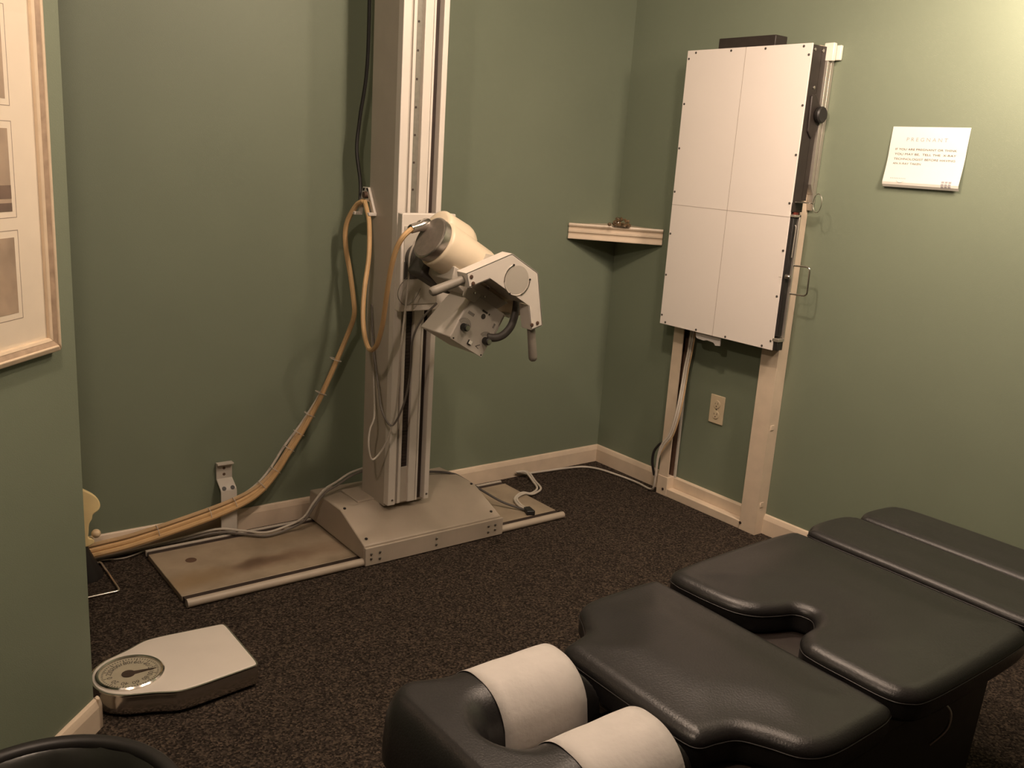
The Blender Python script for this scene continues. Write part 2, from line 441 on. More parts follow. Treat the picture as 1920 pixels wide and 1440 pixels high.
# support arm from carriage to head
MB().lathe([(0.052,0),(0.052,.05),(0.043,.06),(0.043,.16)], (-1.385,-0.474,1.09), (0,-1,0), 32).build('support_arm', 'dark_grey', st)
MB().prism([(0.075,-0.105),(0.22,-0.105),(0.22,-0.03),(0.075,-0.03)], -0.65, -0.56, HD).build('swivel_block', 'dark_grey', st, bevel=0.01)

hd = tag(bpy.data.objects.new('tube_head', None), 'cream x-ray tube head tilted down on the column carriage, with handles and dial box', 'x-ray tube')
COL.objects.link(hd)
ax = tuple(A)
# tube housing (main body)
MB().lathe([(0.0,0.0),(0.069,0.0),(0.0755,0.006),(0.078,0.012),(0.079,0.19),(0.076,0.205),(0.0725,0.212)], H(0.028,TY,0), ax, 56).build('tube_housing', 'cream', hd, angle=50)
MB().lathe([(0.0,-.001),(0.069,-.001),(0.0725,0.0015),(0.0725,0.022),(0.071,0.027)], H(0.0,TY,0), ax, 56).build('end_cap', 'brushed', hd, angle=30)
MB().lathe([(0.0,-.0022),(0.066,-.0022),(0.0675,-.001),(0,-.001)], H(0.0,TY,0), ax, 56).build('cap_face', 'capface', hd, angle=30)
MB().lathe([(0.0745,0),(0.0745,.014),(0.073,0.016)], H(0.236,TY,0), ax, 56).build('collar_ring', 'chrome', hd, angle=30)
MB().lathe([(0.072,0),(0.072,0.185),(0.066,0.205),(0.05,0.218),(0.02,0.226),(0,0.227)], H(0.225,TY,0), ax, 48).build('rear_housing', 'cream', hd, angle=50)
def capsule(p0, axis, L, r0, r1):
    prof_ = [(0, -0.006), (r0*.8, -0.006), (r0, 0.0)] + [(r0+(r1-r0)*t/5, L*t/5) for t in range(1, 6)]
    for k in range(1, 9):
        a = math.pi/2*k/8; prof_.append((max(r1*math.cos(a), 0), L+r1*math.sin(a)))
    prof_[-1] = (0, L+r1)
    return MB().lathe(prof_, p0, axis, 48)
capsule(H(0.03,-0.682,0.050), tuple(A*0.98+Vector((0,0.12,0))), 0.098, 0.060, 0.069).build('cable_horn', 'cream', hd, angle=60)
capsule(H(0.36,-0.665,0.040), ax, 0.015, 0.055, 0.062).build('cable_horn', 'cream', hd, angle=60)
# chrome connector at back of horn, pointing to the left
MB().lathe([(0.0,0),(0.0125,0),(0.0145,.004),(0.0155,.045),(0.019,.050),(0.020,.085),(0,.085)], (-1.549,-.690,1.211), (0.93,0.33,0.16), 24).build('cable_connector', 'chrome', hd)
# saddle between tube and collimator
MB().prism([(0.085,-0.045),(0.34,-0.045),(0.30,-0.095),(0.15,-0.1),(0.10,-0.088)], -0.795, -0.65, HD).build('saddle', 'light_grey', hd, bevel=0.004)
# collimator box with chamfered rear
FRT = -0.800
mb = MB()
b = [(0.187,-0.246),(0.331,-0.246),(0.333,-0.092),(0.189,-0.092)]
f8 = [H(0.187,FRT,-0.246), H(0.331,FRT,-0.246), H(0.331,-0.622,-0.246), H(0.187,-0.622,-0.246),
      H(0.189,FRT,-0.092), H(0.333,FRT,-0.092), H(0.333,-0.685,-0.092), H(0.189,-0.685,-0.092)]
mb.hull8(f8)
mb.build('collimator_box', 'white', hd, bevel=0.004)
MB().prism([(0.191,-0.249),(0.336,-0.249),(0.338,-0.085),(0.193,-0.085)], FRT-.004, FRT, HD).build('control_panel', 'light_grey', hd, bevel=0.001)
# panel markings : concentric arcs, lines, small labels
mk = MB()
def arc_strip(ca, cc, r, a0, a1, w=0.0004, n=20):
    for k in range(n):
        t0 = math.radians(a0+(a1-a0)*k/n); t1 = math.radians(a0+(a1-a0)*(k+1)/n)
        q = [(ca+(r-w)*math.cos(t0), cc+(r-w)*math.sin(t0)), (ca+(r+w)*math.cos(t0), cc+(r+w)*math.sin(t0)),
             (ca+(r+w)*math.cos(t1), cc+(r+w)*math.sin(t1)), (ca+(r-w)*math.cos(t1), cc+(r-w)*math.sin(t1))]
        mk.prism(q, FRT-.0047, FRT-.004, HD)
for ka in (0.214, 0.3165):
    for r in (0.017, 0.021, 0.025, 0.029):
        arc_strip(ka, -0.195, r, 20, 160)
for k in range(7):
    x = 0.205+k*0.004
    mk.prism([(x,-0.150),(x+.0014,-0.150),(x+.0014,-0.140),(x,-0.140)], FRT-.0047, FRT-.004, HD)
mk.prism([(0.252,-0.118),(0.275,-0.118),(0.275,-0.112),(0.252,-0.112)], FRT-.0047, FRT-.004, HD)
mk.prism([(0.281,-0.118),(0.286,-0.118),(0.286,-0.112),(0.281,-0.112)], FRT-.0047, FRT-.004, HD)
mk.lathe([(0.009,0),(0.009,.0006),(0,.0006)], H(0.266,FRT-.004,-0.131), (0,-1,0), 20)
for k in range(4):
    mk.prism([(0.318,-0.145+k*.004),(0.325,-0.145+k*.004),(0.325,-0.1435+k*.004),(0.318,-0.1435+k*.004)], FRT-.0047, FRT-.004, HD)
mk.prism([(0.292,-0.226),(0.306,-0.215),(0.307,-0.2165),(0.293,-0.2275)], FRT-.0047, FRT-.004, HD)
mk.prism([(0.292,-0.226),(0.308,-0.229),(0.308,-0.2305),(0.292,-0.2275)], FRT-.0047, FRT-.004, HD)
bmesh.ops.remove_doubles(mk.bm, verts=mk.bm.verts, dist=1e-5)
each(mk, 'panel_marking', 'ink', hd, smooth=False)
for ka in (0.214, 0.3165):
    k0 = H(ka, FRT-.004, -0.195)
    kn = MB().lathe([(0.0,0),(0.0125,0),(0.0125,.006),(0.0115,.022),(0.009,.024),(0.0,.024)], k0, (0,-1,0), 28).build('dial_knob', 'black', hd)
    MB().lathe([(0.0085,0.024),(0.0085,.0255),(0.0,.026)], k0, (0,-1,0), 24).build('knob_cap', 'chrome', kn)
sw = MB().prism([(0.256,-0.235),(0.270,-0.235),(0.270,-0.220),(0.256,-0.220)], FRT-.008, FRT-.004, HD).build('lamp_switch', 'black', hd)
MB().prism([(0.2585,-0.2325),(0.270,-0.2325),(0.270,-0.2205),(0.2585,-0.2205)], FRT-.0105, FRT-.008, HD).build('switch_rocker', 'clearplastic', sw)
mb = MB()
for a_, c1_ in ((0.200,-0.2425),(0.329,-0.2425)): mb.lathe([(0.0028,0),(0.0028,.001),(0,.0015)], H(a_,FRT-.004,c1_), (0,-1,0), 10)
each(mb, 'panel_screw', 'black', hd)
# white lip at right of the panel
MB().prism([(0.333,-0.20),(0.352,-0.15),(0.352,-0.085),(0.333,-0.085)], FRT+.006, FRT+.05, HD).build('box_side_lip', 'white', hd, bevel=0.002)
# V-shaped handle plate: channel with rear flanges
PY = -0.900
Vp = [(0.182,0.070),(0.310,0.070),(0.427,-0.064),(0.393,-0.0985),(0.336,-0.036),(0.154,-0.036),(0.097,-0.0985),(0.063,-0.066)]
MB().prism(Vp, PY, PY+.004, HD).build('handle_plate', 'white', hd, bevel=0.001)
def flange(pa, pb, inward, depth=0.052, th=0.004):
    (u0, v0), (u1, v1) = pa, pb
    du, dv = u1-u0, v1-v0; L = math.hypot(du, dv); nu, nv = -dv/L*inward, du/L*inward
    return MB().prism([(u0,v0),(u1,v1),(u1+nu*th,v1+nv*th),(u0+nu*th,v0+nv*th)], PY, PY+depth, HD).build('plate_flange', 'white', hd, bevel=0.0008)
for i in range(8):
    if i in (4,): continue
    flange(Vp[i], Vp[(i+1)%8], -1)
MB().prism([(0.155,-0.034),(0.335,-0.034),(0.315,0.05),(0.175,0.05)], PY+.004, -0.66, HD).build('head_housing', 'light_grey', hd, bevel=0.003)
# round index disc on the plate with chrome arc slots
MB().lathe([(0.0,0),(0.044,0),(0.046,.0012),(0,.0016)], H(0.247,PY,0.010), (0,-1,0), 56).build('index_disc', 'light_grey', hd)
mb = MB()
def arcpts(r, a0, a1, n=18): return [H(0.247+r*math.cos(math.radians(a0+(a1-a0)*k/n)), PY-.001, 0.010+r*math.sin(math.radians(a0+(a1-a0)*k/n))) for k in range(n+1)]
mb.tube(arcpts(0.051, 145, 215), 0.0022, 8); mb.tube(arcpts(0.051, 320, 385), 0.0022, 8)
each(mb, 'disc_slot', 'chrome', hd)
MB().tube(arcpts(0.049, 215, 320), 0.0018, 8).build('disc_slot', 'white', hd)
mb = MB()
for ang in (140, 30, 268): mb.lathe([(0.0035,0),(0.0035,.002),(0,.002)], arcpts(0.051, ang, ang+1, 1)[0], (0,-1,0), 12)
each(mb, 'disc_screw', 'black', hd)
mb = MB()
for p in ((0.086,-0.066),(0.103,-0.080),(0.385,-0.083),(0.402,-0.067)): mb.lathe([(0.0062,0),(0.0062,.002),(0.003,.003),(0,.003)], H(p[0],PY,p[1]), (0,-1,0), 18)
each(mb, 'handle_screw', 'brownwood', hd)
# two grips
def grip(a0, c0, a1, c1):
    p0 = Vector(H(a0, PY+.026, c0)); p1 = Vector(H(a1, PY+.026, c1)); L = (p1-p0).length
    MB().lathe([(0.010,0),(0.0135,0.004),(0.0140,L*.5),(0.0150,L-.016),(0.0135,L-.006),(0.009,L-.001),(0,L)], tuple(p0), tuple((p1-p0)), 24).build('hand_grip', 'darkgrip', hd)
grip(0.088,-0.075,-0.002,-0.172)
grip(0.405,-0.082,0.482,-0.176)
# curved flat black handle / hose from housing to box
MB().tube(cr([(-1.185,-.79,1.01),(-1.194,-.80,0.981),(-1.206,-.81,0.944),(-1.228,-.82,0.906),(-1.256,-.82,0.880),(-1.285,-.815,0.870),(-1.312,-.805,0.872)], 6), 0.0135, 14, flat=0.8).build('curved_hose', 'dark_grey', hd)
MB().lathe([(0.0,0),(0.018,0),(0.020,.004),(0.020,.05)], H(0.395,-0.735,-0.075), tuple(Cc), 20).build('lower_knob', 'light_grey', hd)
MB().prism([(0.15,-0.075),(0.215,-0.075),(0.205,-0.112),(0.16,-0.112)], -0.812, -0.795, HD).build('front_bracket', 'light_grey', hd, bevel=0.002)
mb = MB()
mb.lathe([(0.004,0),(0.004,.004),(0,.005)], H(0.185,-0.812,-0.085), (0,-1,0), 12)
mb.lathe([(0.003,0),(0.003,.004),(0,.005)], H(0.23,-0.806,-0.075), (0,-1,0), 12)
each(mb, 'bracket_screw', 'chrome', hd)

# ------------------------------------------------------------------ cables
def cable(name, pts, r, mt, label, cat='cable', n=8, seg=8, group=None):
    o = MB().tube(cr(pts, n), r, seg).build(name, mt)
    return tag(o, label, cat, group)
B = [(-1.448,-0.19,1.262),(-1.455,-.15,1.243),(-1.467,-.10,1.172),(-1.464,-.09,1.092),(-1.449,-.10,.994),(-1.437,-.11,.893),(-1.438,-.12,.832),(-1.446,-.09,.757),(-1.495,-.07,.621),(-1.549,-.06,.497),(-1.605,-.05,.394),
     (-1.659,-.05,.316),(-1.713,-.05,.238),(-1.768,-.055,.185),(-1.833,-.06,.151),(-1.927,-.065,.125),(-2.029,-.075,.109),(-2.163,-.08,.088),(-2.272,-.075,.070),(-2.36,-.07,.062),(-2.48,-.07,.055)]
def off(pts, dx, dz, dy=0, i0=0, ramp=4):
    out = []
    for i, p in enumerate(pts):
        k = min(1, max(0, (i-i0)/ramp)); out.append((p[0]+dx*k, p[1]+dy*k, p[2]+dz*k))
    return out
cable('high_voltage_cable', B, 0.0095, 'orange', 'upper amber cable looping down from the column hanger to the floor at left')
# loop from the hanger to the tube connector, continues down in the bundle
LOOP = [(-1.448,-0.20,1.262),(-1.455,-.23,1.235),(-1.460,-.26,1.187),(-1.48,-.30,1.078),(-1.51,-.33,.97),(-1.53,-.36,.881),(-1.543,-.40,.813),(-1.55,-.45,.776),(-1.552,-.50,.80),(-1.56,-.55,.879),(-1.577,-.60,.978),(-1.588,-.64,1.07),(-1.588,-.67,1.142),(-1.575,-.69,1.187),(-1.545,-.69,1.212)]
cable('high_voltage_cable', LOOP, 0.0085, 'orange', 'amber cable loop hanging between the column hanger and the chrome connector')
cable('high_voltage_cable', off(B[7:], -0.012, -0.014, -0.012, 0, 3), 0.0095, 'orange', 'lower amber cable of the tied bundle along the back wall')
cable('control_cable', off(B[7:], 0.004, 0.018, 0.004, 0, 3), 0.0075, 'beigecable', 'beige cable tied on top of the amber bundle along the wall')
cable('control_cable', off(B[8:], -0.02, 0.004, 0.016, 0, 3), 0.005, 'whitecable', 'thin pale cable tied behind the amber bundle')
# zip ties round the bundle
P = [Vector(p) for p in cr(B, 8)]
tie_i = [62, 70, 76, 82, 88, 96, 104, 116, 124, 136]
for n_, i in enumerate(tie_i):
    p = P[i] + Vector((-0.008, -0.002, 0.0)); t = (P[i+1]-P[i-1]).normalized()
    e1 = t.cross(Vector((0,1,0))).normalized(); e2 = t.cross(e1)
    ring = [p + e1*(0.024*math.cos(2*math.pi*k/20)) + e2*(0.018*math.sin(2*math.pi*k/20)) for k in range(20)]
    o = MB().tube([tuple(q) for q in ring], 0.0016, 6, closed=True).build('zip_tie', 'whitecable')
    tag(o, 'white zip tie wrapped round the amber cable bundle on the back wall', 'zip tie', 'zip ties on the cable bundle')
cable('thin_cable', [(-1.442,-.26,0.897),(-1.450,-.30,0.734),(-1.462,-.36,0.624),(-1.477,-.42,0.54),(-1.456,-.45,0.49),(-1.436,-.47,0.528),(-1.42,-.49,0.61),(-1.425,-.52,0.715),(-1.453,-.57,0.823),(-1.44,-.60,0.90),(-1.40,-.63,0.96)], 0.0038, 'greycable', 'thin dark cable hanging in a loop in front of the column')
cable('thin_cable', [(-1.45,-.56,1.16),(-1.47,-.56,1.11),(-1.465,-.55,1.037),(-1.467,-.54,.927),(-1.473,-.53,.796),(-1.46,-.50,.656),(-1.45,-.47,.55),(-1.459,-.44,.443),(-1.481,-.42,.38),(-1.513,-.42,.362),(-1.527,-.42,.417),(-1.512,-.40,.469),(-1.485,-.38,.51),(-1.445,-.30,.60),(-1.438,-.27,.72),(-1.437,-.24,.84)], 0.0035, 'whitecable', 'thin white cable hanging from the carriage down the column front')
cable('thin_cable', [(-1.40,-.1,2.3),(-1.396,-.10,1.777),(-1.422,-.10,1.554),(-1.432,-.10,1.442),(-1.425,-.12,1.329),(-1.44,-.15,1.26)], 0.007, 'black', 'dark cable running up behind the left side of the column')
cable('fine_wire', [(-1.44,-.50,1.03),(-1.475,-.51,1.0),(-1.485,-.52,.965),(-1.45,-.51,.935),(-1.41,-.50,.95),(-1.385,-.50,.99)], 0.0012, 'greycable', 'fine looped wire in front of the carriage plate')
for dz, dy, mt_, lb in ((0,0,'greycable','dark grey cable draped over the left of the base cover'),(0.010,0.008,'whitecable','pale grey cable draped beside the dark one over the base cover')):
    cable('floor_cable', [(-1.40,-.19,.235+dz),(-1.47,-.185+dy,.215+dz),(-1.53,-.19+dy,.19+dz),(-1.585,-.20+dy,.172+dz),(-1.63,-.20+dy,.125+dz),(-1.66,-.185+dy,.07+dz),(-1.705,-.16+dy,.038+dz),(-1.80,-.165+dy,.028+dz),(-1.87,-.115+dy,.030+dz),(-1.953,-.06+dy,.032+dz),(-2.10,-.045+dy,.02+dz*.5),(-2.30,-.04+dy,.012),(-2.5,-.05+dy,.012)], 0.0045, mt_, lb)
cable('floor_cable', [(-2.16,-.02,.012),(-2.20,-.035,.006),(-2.275,-.06,.005),(-2.33,-.05,.005),(-2.40,-.03,.005),(-2.5,-.03,.005)], 0.0028, 'whitecable', 'thin pale cable on the carpet below the bundle at left')
dk = empty('floor_cable', 'dark cable lying over the right of the base cover, plug on the rail plate', 'cable')
MB().tube(cr([(-1.20,-.13,.165),(-1.077,-.15,.158),(-1.0,-.19,.150),(-.955,-.22,.125),(-.90,-.27,.085),(-.84,-.33,.045),(-.79,-.395,.028),(-.775,-.43,.026)], 8), 0.005, 8).build('cable_sheath', 'dark_grey', dk)
MB().hull8([(-.80,-.455,.018),(-.765,-.468,.018),(-.745,-.405,.018),(-.775,-.400,.018),(-.80,-.455,.038),(-.765,-.468,.038),(-.745,-.405,.034),(-.775,-.400,.034)]).build('plug', 'black', dk, bevel=0.004)
for dx, lb in ((0,'white cable curling from the baseboard over the rail plate end'),(0.012,'second white cable curling beside the first at the rail plate end')):
    cable('floor_cable', [(-.53,-.03,.03),(-.49+dx,-.05,.028),(-.50+dx,-.12,.008),(-.54+dx,-.20-dx,.008),(-.61,-.245-dx,.012),(-.66,-.25-dx,.026),(-.70,-.262-dx,.026),(-.745+dx,-.30,.026),(-.770+dx,-.36,.026),(-.775+dx,-.41,.026)], 0.005, 'whitecable', lb)
cable('floor_cable', [(-.53,-.03,.03),(-.49,-.022,.012),(-.384,-.030,.008),(-.25,-.045,.008),(-.15,-.07,.008),(-.10,-.13,.008),(-.075,-.25,.008),(-.065,-.36,.008),(-.075,-.45,.009),(-.085,-.482,.03),(-.092,-.494,.10)], 0.005, 'whitecable', 'white cable along the baseboards round the room corner to the panel stand')
BW = [(-.092,-.494,.09),(-.10,-.502,.175),(-.10,-.516,.242),(-.095,-.551,.301),(-.09,-.573,.405),(-.07,-.568,.51),(-.05,-.558,.603),(-.045,-.564,.688),(-.045,-.572,.80)]
for k, (dx, r_, mt_) in enumerate(((0,.0048,'whitecable'),(0.0097,.0048,'whitecable'),(0.018,.0032,'beigecable'))):
    cable('riser_cable', [(p[0]+dx*.3, p[1]-dx*(1 if i > 1 else 0), p[2]) for i, p in enumerate(BW)], r_, mt_,
          ['outer white cable rising in front of the left stand post','middle white cable rising behind the left stand post','thin beige cable rising beside the left stand post'][k])
cable('riser_cable', [(-.092,-.485,.09),(-.105,-.478,.15),(-.108,-.482,.20),(-.105,-.500,.235),(-.10,-.514,.252)], 0.006, 'black', 'short black cable end curling over the left stand post')

# ------------------------------------------------------------------ wall bracket (bent strap with holes)
br = empty('wall_bracket', 'bent cream metal strap bracket with bolt holes on the back wall above the rail', 'bracket')
mb = MB()
pf = [(-0.004,0.285),(-0.030,0.285),(-0.030,0.279),(-0.011,0.277),(-0.011,0.222),(-0.052,0.196),(-0.058,0.185),(-0.058,0.02),(-0.052,0.02),(-0.052,0.183),(-0.046,0.192),(-0.004,0.218)]
x0b, x1b = -1.932, -1.876
a_ = [mb.bm.verts.new((x0b-(0.002), y, z)) for y, z in pf]; b_ = [mb.bm.verts.new((x1b+0.002, y, z)) for y, z in pf]
mb.bm.faces.new(a_); mb.bm.faces.new(list(reversed(b_)))
for i in range(len(pf)): mb.bm.faces.new((a_[i], a_[(i+1)%len(pf)], b_[(i+1)%len(pf)], b_[i]))
mb.build('strap', 'light_grey', br, bevel=0.001)
mb = MB()
for x, y, z in ((-1.905,-.0112,.262),(-1.905,-.0112,.238)): mb.lathe([(0.0055,0),(0.0055,.0008),(0,.0008)], (x,y,z), (0,-1,0), 14)
each(mb, 'bolt_hole', 'brownwood', br)
mb = MB()
for x in (-1.920,-1.888): mb.lathe([(0.008,0),(0.008,.0012),(0,.0012)], (x,-.0515,.1965), (0,-1,1), 14)
each(mb, 'bolt_hole', 'black', br)

# ------------------------------------------------------------------ vertical panel stand
vs = empty('panel_stand', 'white floor-standing wall frame with two posts carrying the x-ray panel', 'stand')
D = 0.062
ly0, ly1 = -0.540, -0.484      # left post y range
zc = 1.915
MB().box(-D, -D+.006, ly0, ly1, 0.09, zc-.1).build('left_post', 'trim', vs, bevel=0.001)
MB().box(-D+.006, -0.016, ly1-.006, ly1, 0.09, zc-.1).build('left_post', 'brownwood', vs)
MB().box(-0.022, -0.016, ly0+.003, ly1-.006, 0.084, zc-.1).build('left_post', 'brownwood', vs)
MB().box(-0.022, -0.010, ly0-.005, ly0+.003, 0.084, zc-.1).build('inner_strip', 'light_grey', vs, bevel=0.001)
MB().box(-D-.002, -0.016, ly0-.002, ly1+.004, 0.0, 0.09).build('post_foot', 'trim', vs, bevel=0.002)
ry0, ry1 = -1.040, -0.958
MB().prism([(-D,ry0),(-.001,ry0),(-.001,ry0+.006),(-D+.006,ry0+.006),(-D+.006,ry1),(-D,ry1)], 0.0, zc, XY).build('right_post', 'trim', vs, bevel=0.001)
MB().box(-0.022, -0.016, ry0+.006, ry1+.006, 0.09, zc-.1).build('right_post', 'brownwood', vs)  # brown strip past the flange: shade inside the post put into its colour
MB().box(-D, -0.015, ly0-.001, ry1+.0, 0.0, 0.036).build('bottom_board', 'trim', vs, bevel=0.002)
MB().box(-0.024, -0.015, ry1, ly0, 0.036, 0.084).build('bottom_board', 'trim', vs, bevel=0.002)
mb = MB()
for y in (-0.520,-0.965): mb.lathe([(0.006,0),(0.006,.002),(0,.003)], (-D-.002,y,0.03), (-1,0,0), 12)
each(mb, 'foot_screw', 'slot', vs)
mb = MB()
for z in (.45,.12): mb.box(-.050,-.030,ry0-.003,ry0,z,z+.022)
each(mb, 'side_clip', 'trim', vs, bevel=0.002)
# aluminium track in front of side web, with pointed ends
MB().box(-0.038, -0.022, -1.064, -1.040, 1.42, 1.862).build('side_track', 'alu', vs, bevel=0.001)
MB().box(-0.020, -0.002, -1.066, -1.040, 1.36, 1.866).build('side_track', 'alu', vs, bevel=0.001)
mb = MB(); mb.prism([(-0.038,1.42),(-0.022,1.42),(-0.022,1.385)], -1.064, -1.040, XZ); mb.prism([(-0.020,1.36),(-0.002,1.36),(-0.012,1.325)], -1.066, -1.040, XZ)
each(mb, 'track_tip', 'alu', vs)
MB().box(-0.040, -0.022, -1.082, -1.0405, 1.862, 1.925).build('top_clip', 'clearplastic', vs, bevel=0.003)
MB().box(-0.016, -0.002, -1.096, -1.0405, 1.866, 1.918).build('top_clip', 'clearplastic', vs, bevel=0.003)

# ------------------------------------------------------------------ x-ray panel (bucky)
pn = empty('xray_panel', 'tall white rectangular x-ray panel with crosshair lines and black side hardware', 'x-ray panel')
PX = -0.132; py0, py1, pz0, pz1 = -1.056, -0.460, 0.790, 1.914
MB().box(PX, PX+.006, py0, py1, pz0, pz1).build('front_panel', 'frontwhite', pn, bevel=0.0006)
MB().box(PX+.006, -0.066, py0+.004, py1-.006, pz0+.006, pz1-.003).build('panel_case', 'blackmetal', pn, bevel=0.002)
MB().box(-0.066, -0.064, py0+.1, py1-.1, pz0+.1, pz1-.1).build('rear_plate', 'blackmetal', pn)
MB().box(-0.066, -0.040, py0+.004, -1.049, 1.36, pz1-.003).build('case_side', 'blackmetal', pn)
mb = MB()
mb.box(PX-.0005, PX, -0.7585, -0.7573, pz0, pz1)
mb.box(PX-.0005, PX, py0, py1, 1.2983, 1.2995)
mb.box(PX-.0005, PX, py0, py0+.012, 1.073, 1.0742)
each(mb, 'crosshair_line', 'line', pn, smooth=False)
scr = [(-.505,1.904),(-.686,1.904),(-.850,1.904),(-1.020,1.904),(-1.046,1.874),(-.470,1.882),(-.470,1.706),(-.468,1.529),(-.468,1.352),(-1.048,1.699),(-1.048,1.524),(-.468,1.177),(-.468,1.002),(-.468,.828),
       (-.492,.799),(-.668,.799),(-.825,.799),(-1.008,.799),(-1.046,.825),(-1.047,.999),(-1.048,1.173),(-1.048,1.349)]
for y, z in scr:
    MB().lathe([(0.0046,0),(0.0046,.0012),(0.002,.002),(0,.002)], (PX,y,z), (-1,0,0), 12).build('panel_screw', 'dark_grey', pn)
MB().box(-0.125, -0.055, -0.885, -0.612, pz1-.002, 1.953).build('counterweight_cover', 'blackmetal', pn, bevel=0.003)
# side fittings
sy = py0+.004
mb = MB()
for x, z in ((-0.110,1.895),(-0.062,1.895),(-.086,1.765),(-.086,1.735)): mb.lathe([(0.006,0),(0.006,.003),(0.002,.005),(0,.005)], (x,sy,z), (0,-1,0), 14)
each(mb, 'side_bolt', 'brushed', pn)
MB().lathe([(0.0,0),(0.010,0),(0.010,.010),(0.027,.011),(0.030,.015),(0.030,.026),(0.025,.031),(0,.031)], (-0.050,sy,1.672), (0,-1,0), 36).build('lock_knob', 'black', pn)
MB().prism([(-0.100,1.735),(-0.075,1.745),(-0.03,1.69),(-0.040,1.62),(-0.07,1.585),(-0.095,1.61)], sy-.008, sy, XZ).build('lock_plate', 'blackmetal', pn, bevel=0.003)
MB().box(-0.129, -0.066, sy-.008, sy, 1.318, 1.352).build('arm_mount', 'blackmetal', pn, bevel=0.001)
# flat chrome arm with oval ring pull
MB().box(-0.118, -0.072, -1.112, -1.060, 1.3535, 1.3565).build('ring_arm', 'brushed', pn)
MB().tube([(-.095,-1.100,1.355),(-.095,-1.128,1.353)], 0.0025, 8).build('ring_arm', 'chrome', pn)
ring = []
for k in range(28):
    a = 2*math.pi*k/28; cy, cz = math.cos(a), math.sin(a)
    ring.append((-0.098+.010*cz*0, -1.144+0.018*cy*(1), 1.357+(0.034)*cz))
MB().tube(ring, 0.0018, 8, closed=True).build('ring_pull', 'chrome', pn)
# cassette tray frame at the side
MB().box(-0.124, -0.102, sy-.018, sy, 0.845, 1.300).build('tray_edge', 'black', pn, bevel=0.002)
MB().box(-0.100, -0.092, sy-.026, sy, 0.840, 1.308).build('tray_bar', 'alu', pn, bevel=0.001)
MB().box(-0.130, -0.092, sy-.026, sy, 1.300, 1.308).build('tray_bar', 'alu', pn, bevel=0.001)
MB().box(-0.132, -0.094, sy-.028, sy, 0.826, 0.838).build('tray_bar', 'alu', pn, bevel=0.001)
MB().box(-0.128, -0.094, sy-.024, sy, 0.792, 0.826).build('tray_foot', 'black', pn, bevel=0.002)
MB().box(-0.110, -0.082, sy-.006, sy, 1.308, 1.332).build('red_tab', mat('dark_red_plastic', (0.16, 0.03, 0.02), 0.5), pn)
MB().lathe([(0.0,0),(0.009,0),(0.009,.014),(0.006,.019),(0,.019)], (-0.124,sy-.018,1.078), (0,-1,0), 20).build('tray_catch', 'brushed', pn)
MB().tube(cr([(-.112,sy-.019,1.27),(-.112,sy-.024,1.26),(-.113,sy-.024,1.20),(-.114,sy-.024,1.15)],4), 0.0022, 8).build('tray_rod', 'alu', pn)
MB().tube([(-.096,-1.078,1.120)]+cr([(-.096,-1.130,1.122),(-.096,-1.146,1.119),(-.096,-1.151,1.105)],4)+cr([(-.096,-1.153,1.035),(-.096,-1.151,1.022),(-.096,-1.140,1.014)],4)+[(-.096,-1.078,1.013)], 0.0036, 10).build('tray_handle', 'chrome', pn)

tag(MB().prism([(-.655,.789),(-.790,.789),(-.789,.752),(-.765,.749),(-.755,.760),(-.72,.763),(-.70,.758),(-.665,.761),(-.657,.768)], -.116, -.112, YZ).build('paper_scrap', 'paper', smooth=False),
    'torn white paper scrap hanging out under the x-ray panel', 'paper')

# ------------------------------------------------------------------ wall outlet behind stand
ol = empty('wall_outlet', 'almond duplex electrical outlet on the green wall between the stand posts', 'outlet')
oy0, oy1, oz0, oz1 = -0.762, -0.684, 0.388, 0.514
MB().box(-0.006, 0, oy0, oy1, oz0, oz1).build('cover_plate', 'outlet', ol, bevel=0.003)
for zc_ in (oz0+.040, oz1-.040):
    rcp = MB().lathe([(0.0,0),(0.0185,0),(0.0185,.003),(0.017,.0045),(0,.0045)], (-0.005,(oy0+oy1)/2,zc_), (-1,0,0), 28).build('receptacle', 'outlet', ol)
    mb = MB()
    for dy, h in ((-.007,.009),(.007,.007)): mb.box(-.0102,-.0093,(oy0+oy1)/2+dy-.001,(oy0+oy1)/2+dy+.001,zc_,zc_+h)
    mb.lathe([(0.0028,0),(0.0028,.0008),(0,.0008)], (-.0093,(oy0+oy1)/2,zc_-.008), (-1,0,0), 12)
    each(mb, 'slot_hole', 'brownwood', rcp)
MB().lathe([(0.0035,0),(0.0035,.0015),(0,.002)], (-0.006,(oy0+oy1)/2,(oz0+oz1)/2), (-1,0,0), 12).build('plate_screw', 'brushed', ol)

# ------------------------------------------------------------------ corner shelf
sh = empty('corner_shelf', 'small white triangular corner shelf with moulded front edge', 'shelf')
MB().prism([(-0.001,-0.001),(-0.296,-0.001),(-0.001,-0.298)], 1.163, 1.176, XY).build('shelf_board', 'trim', sh)
MB().prism([(-0.001,-0.001),(-0.270,-0.001),(-0.001,-0.272)], 1.112, 1.163, XY).build('shelf_underside', 'trim', sh)
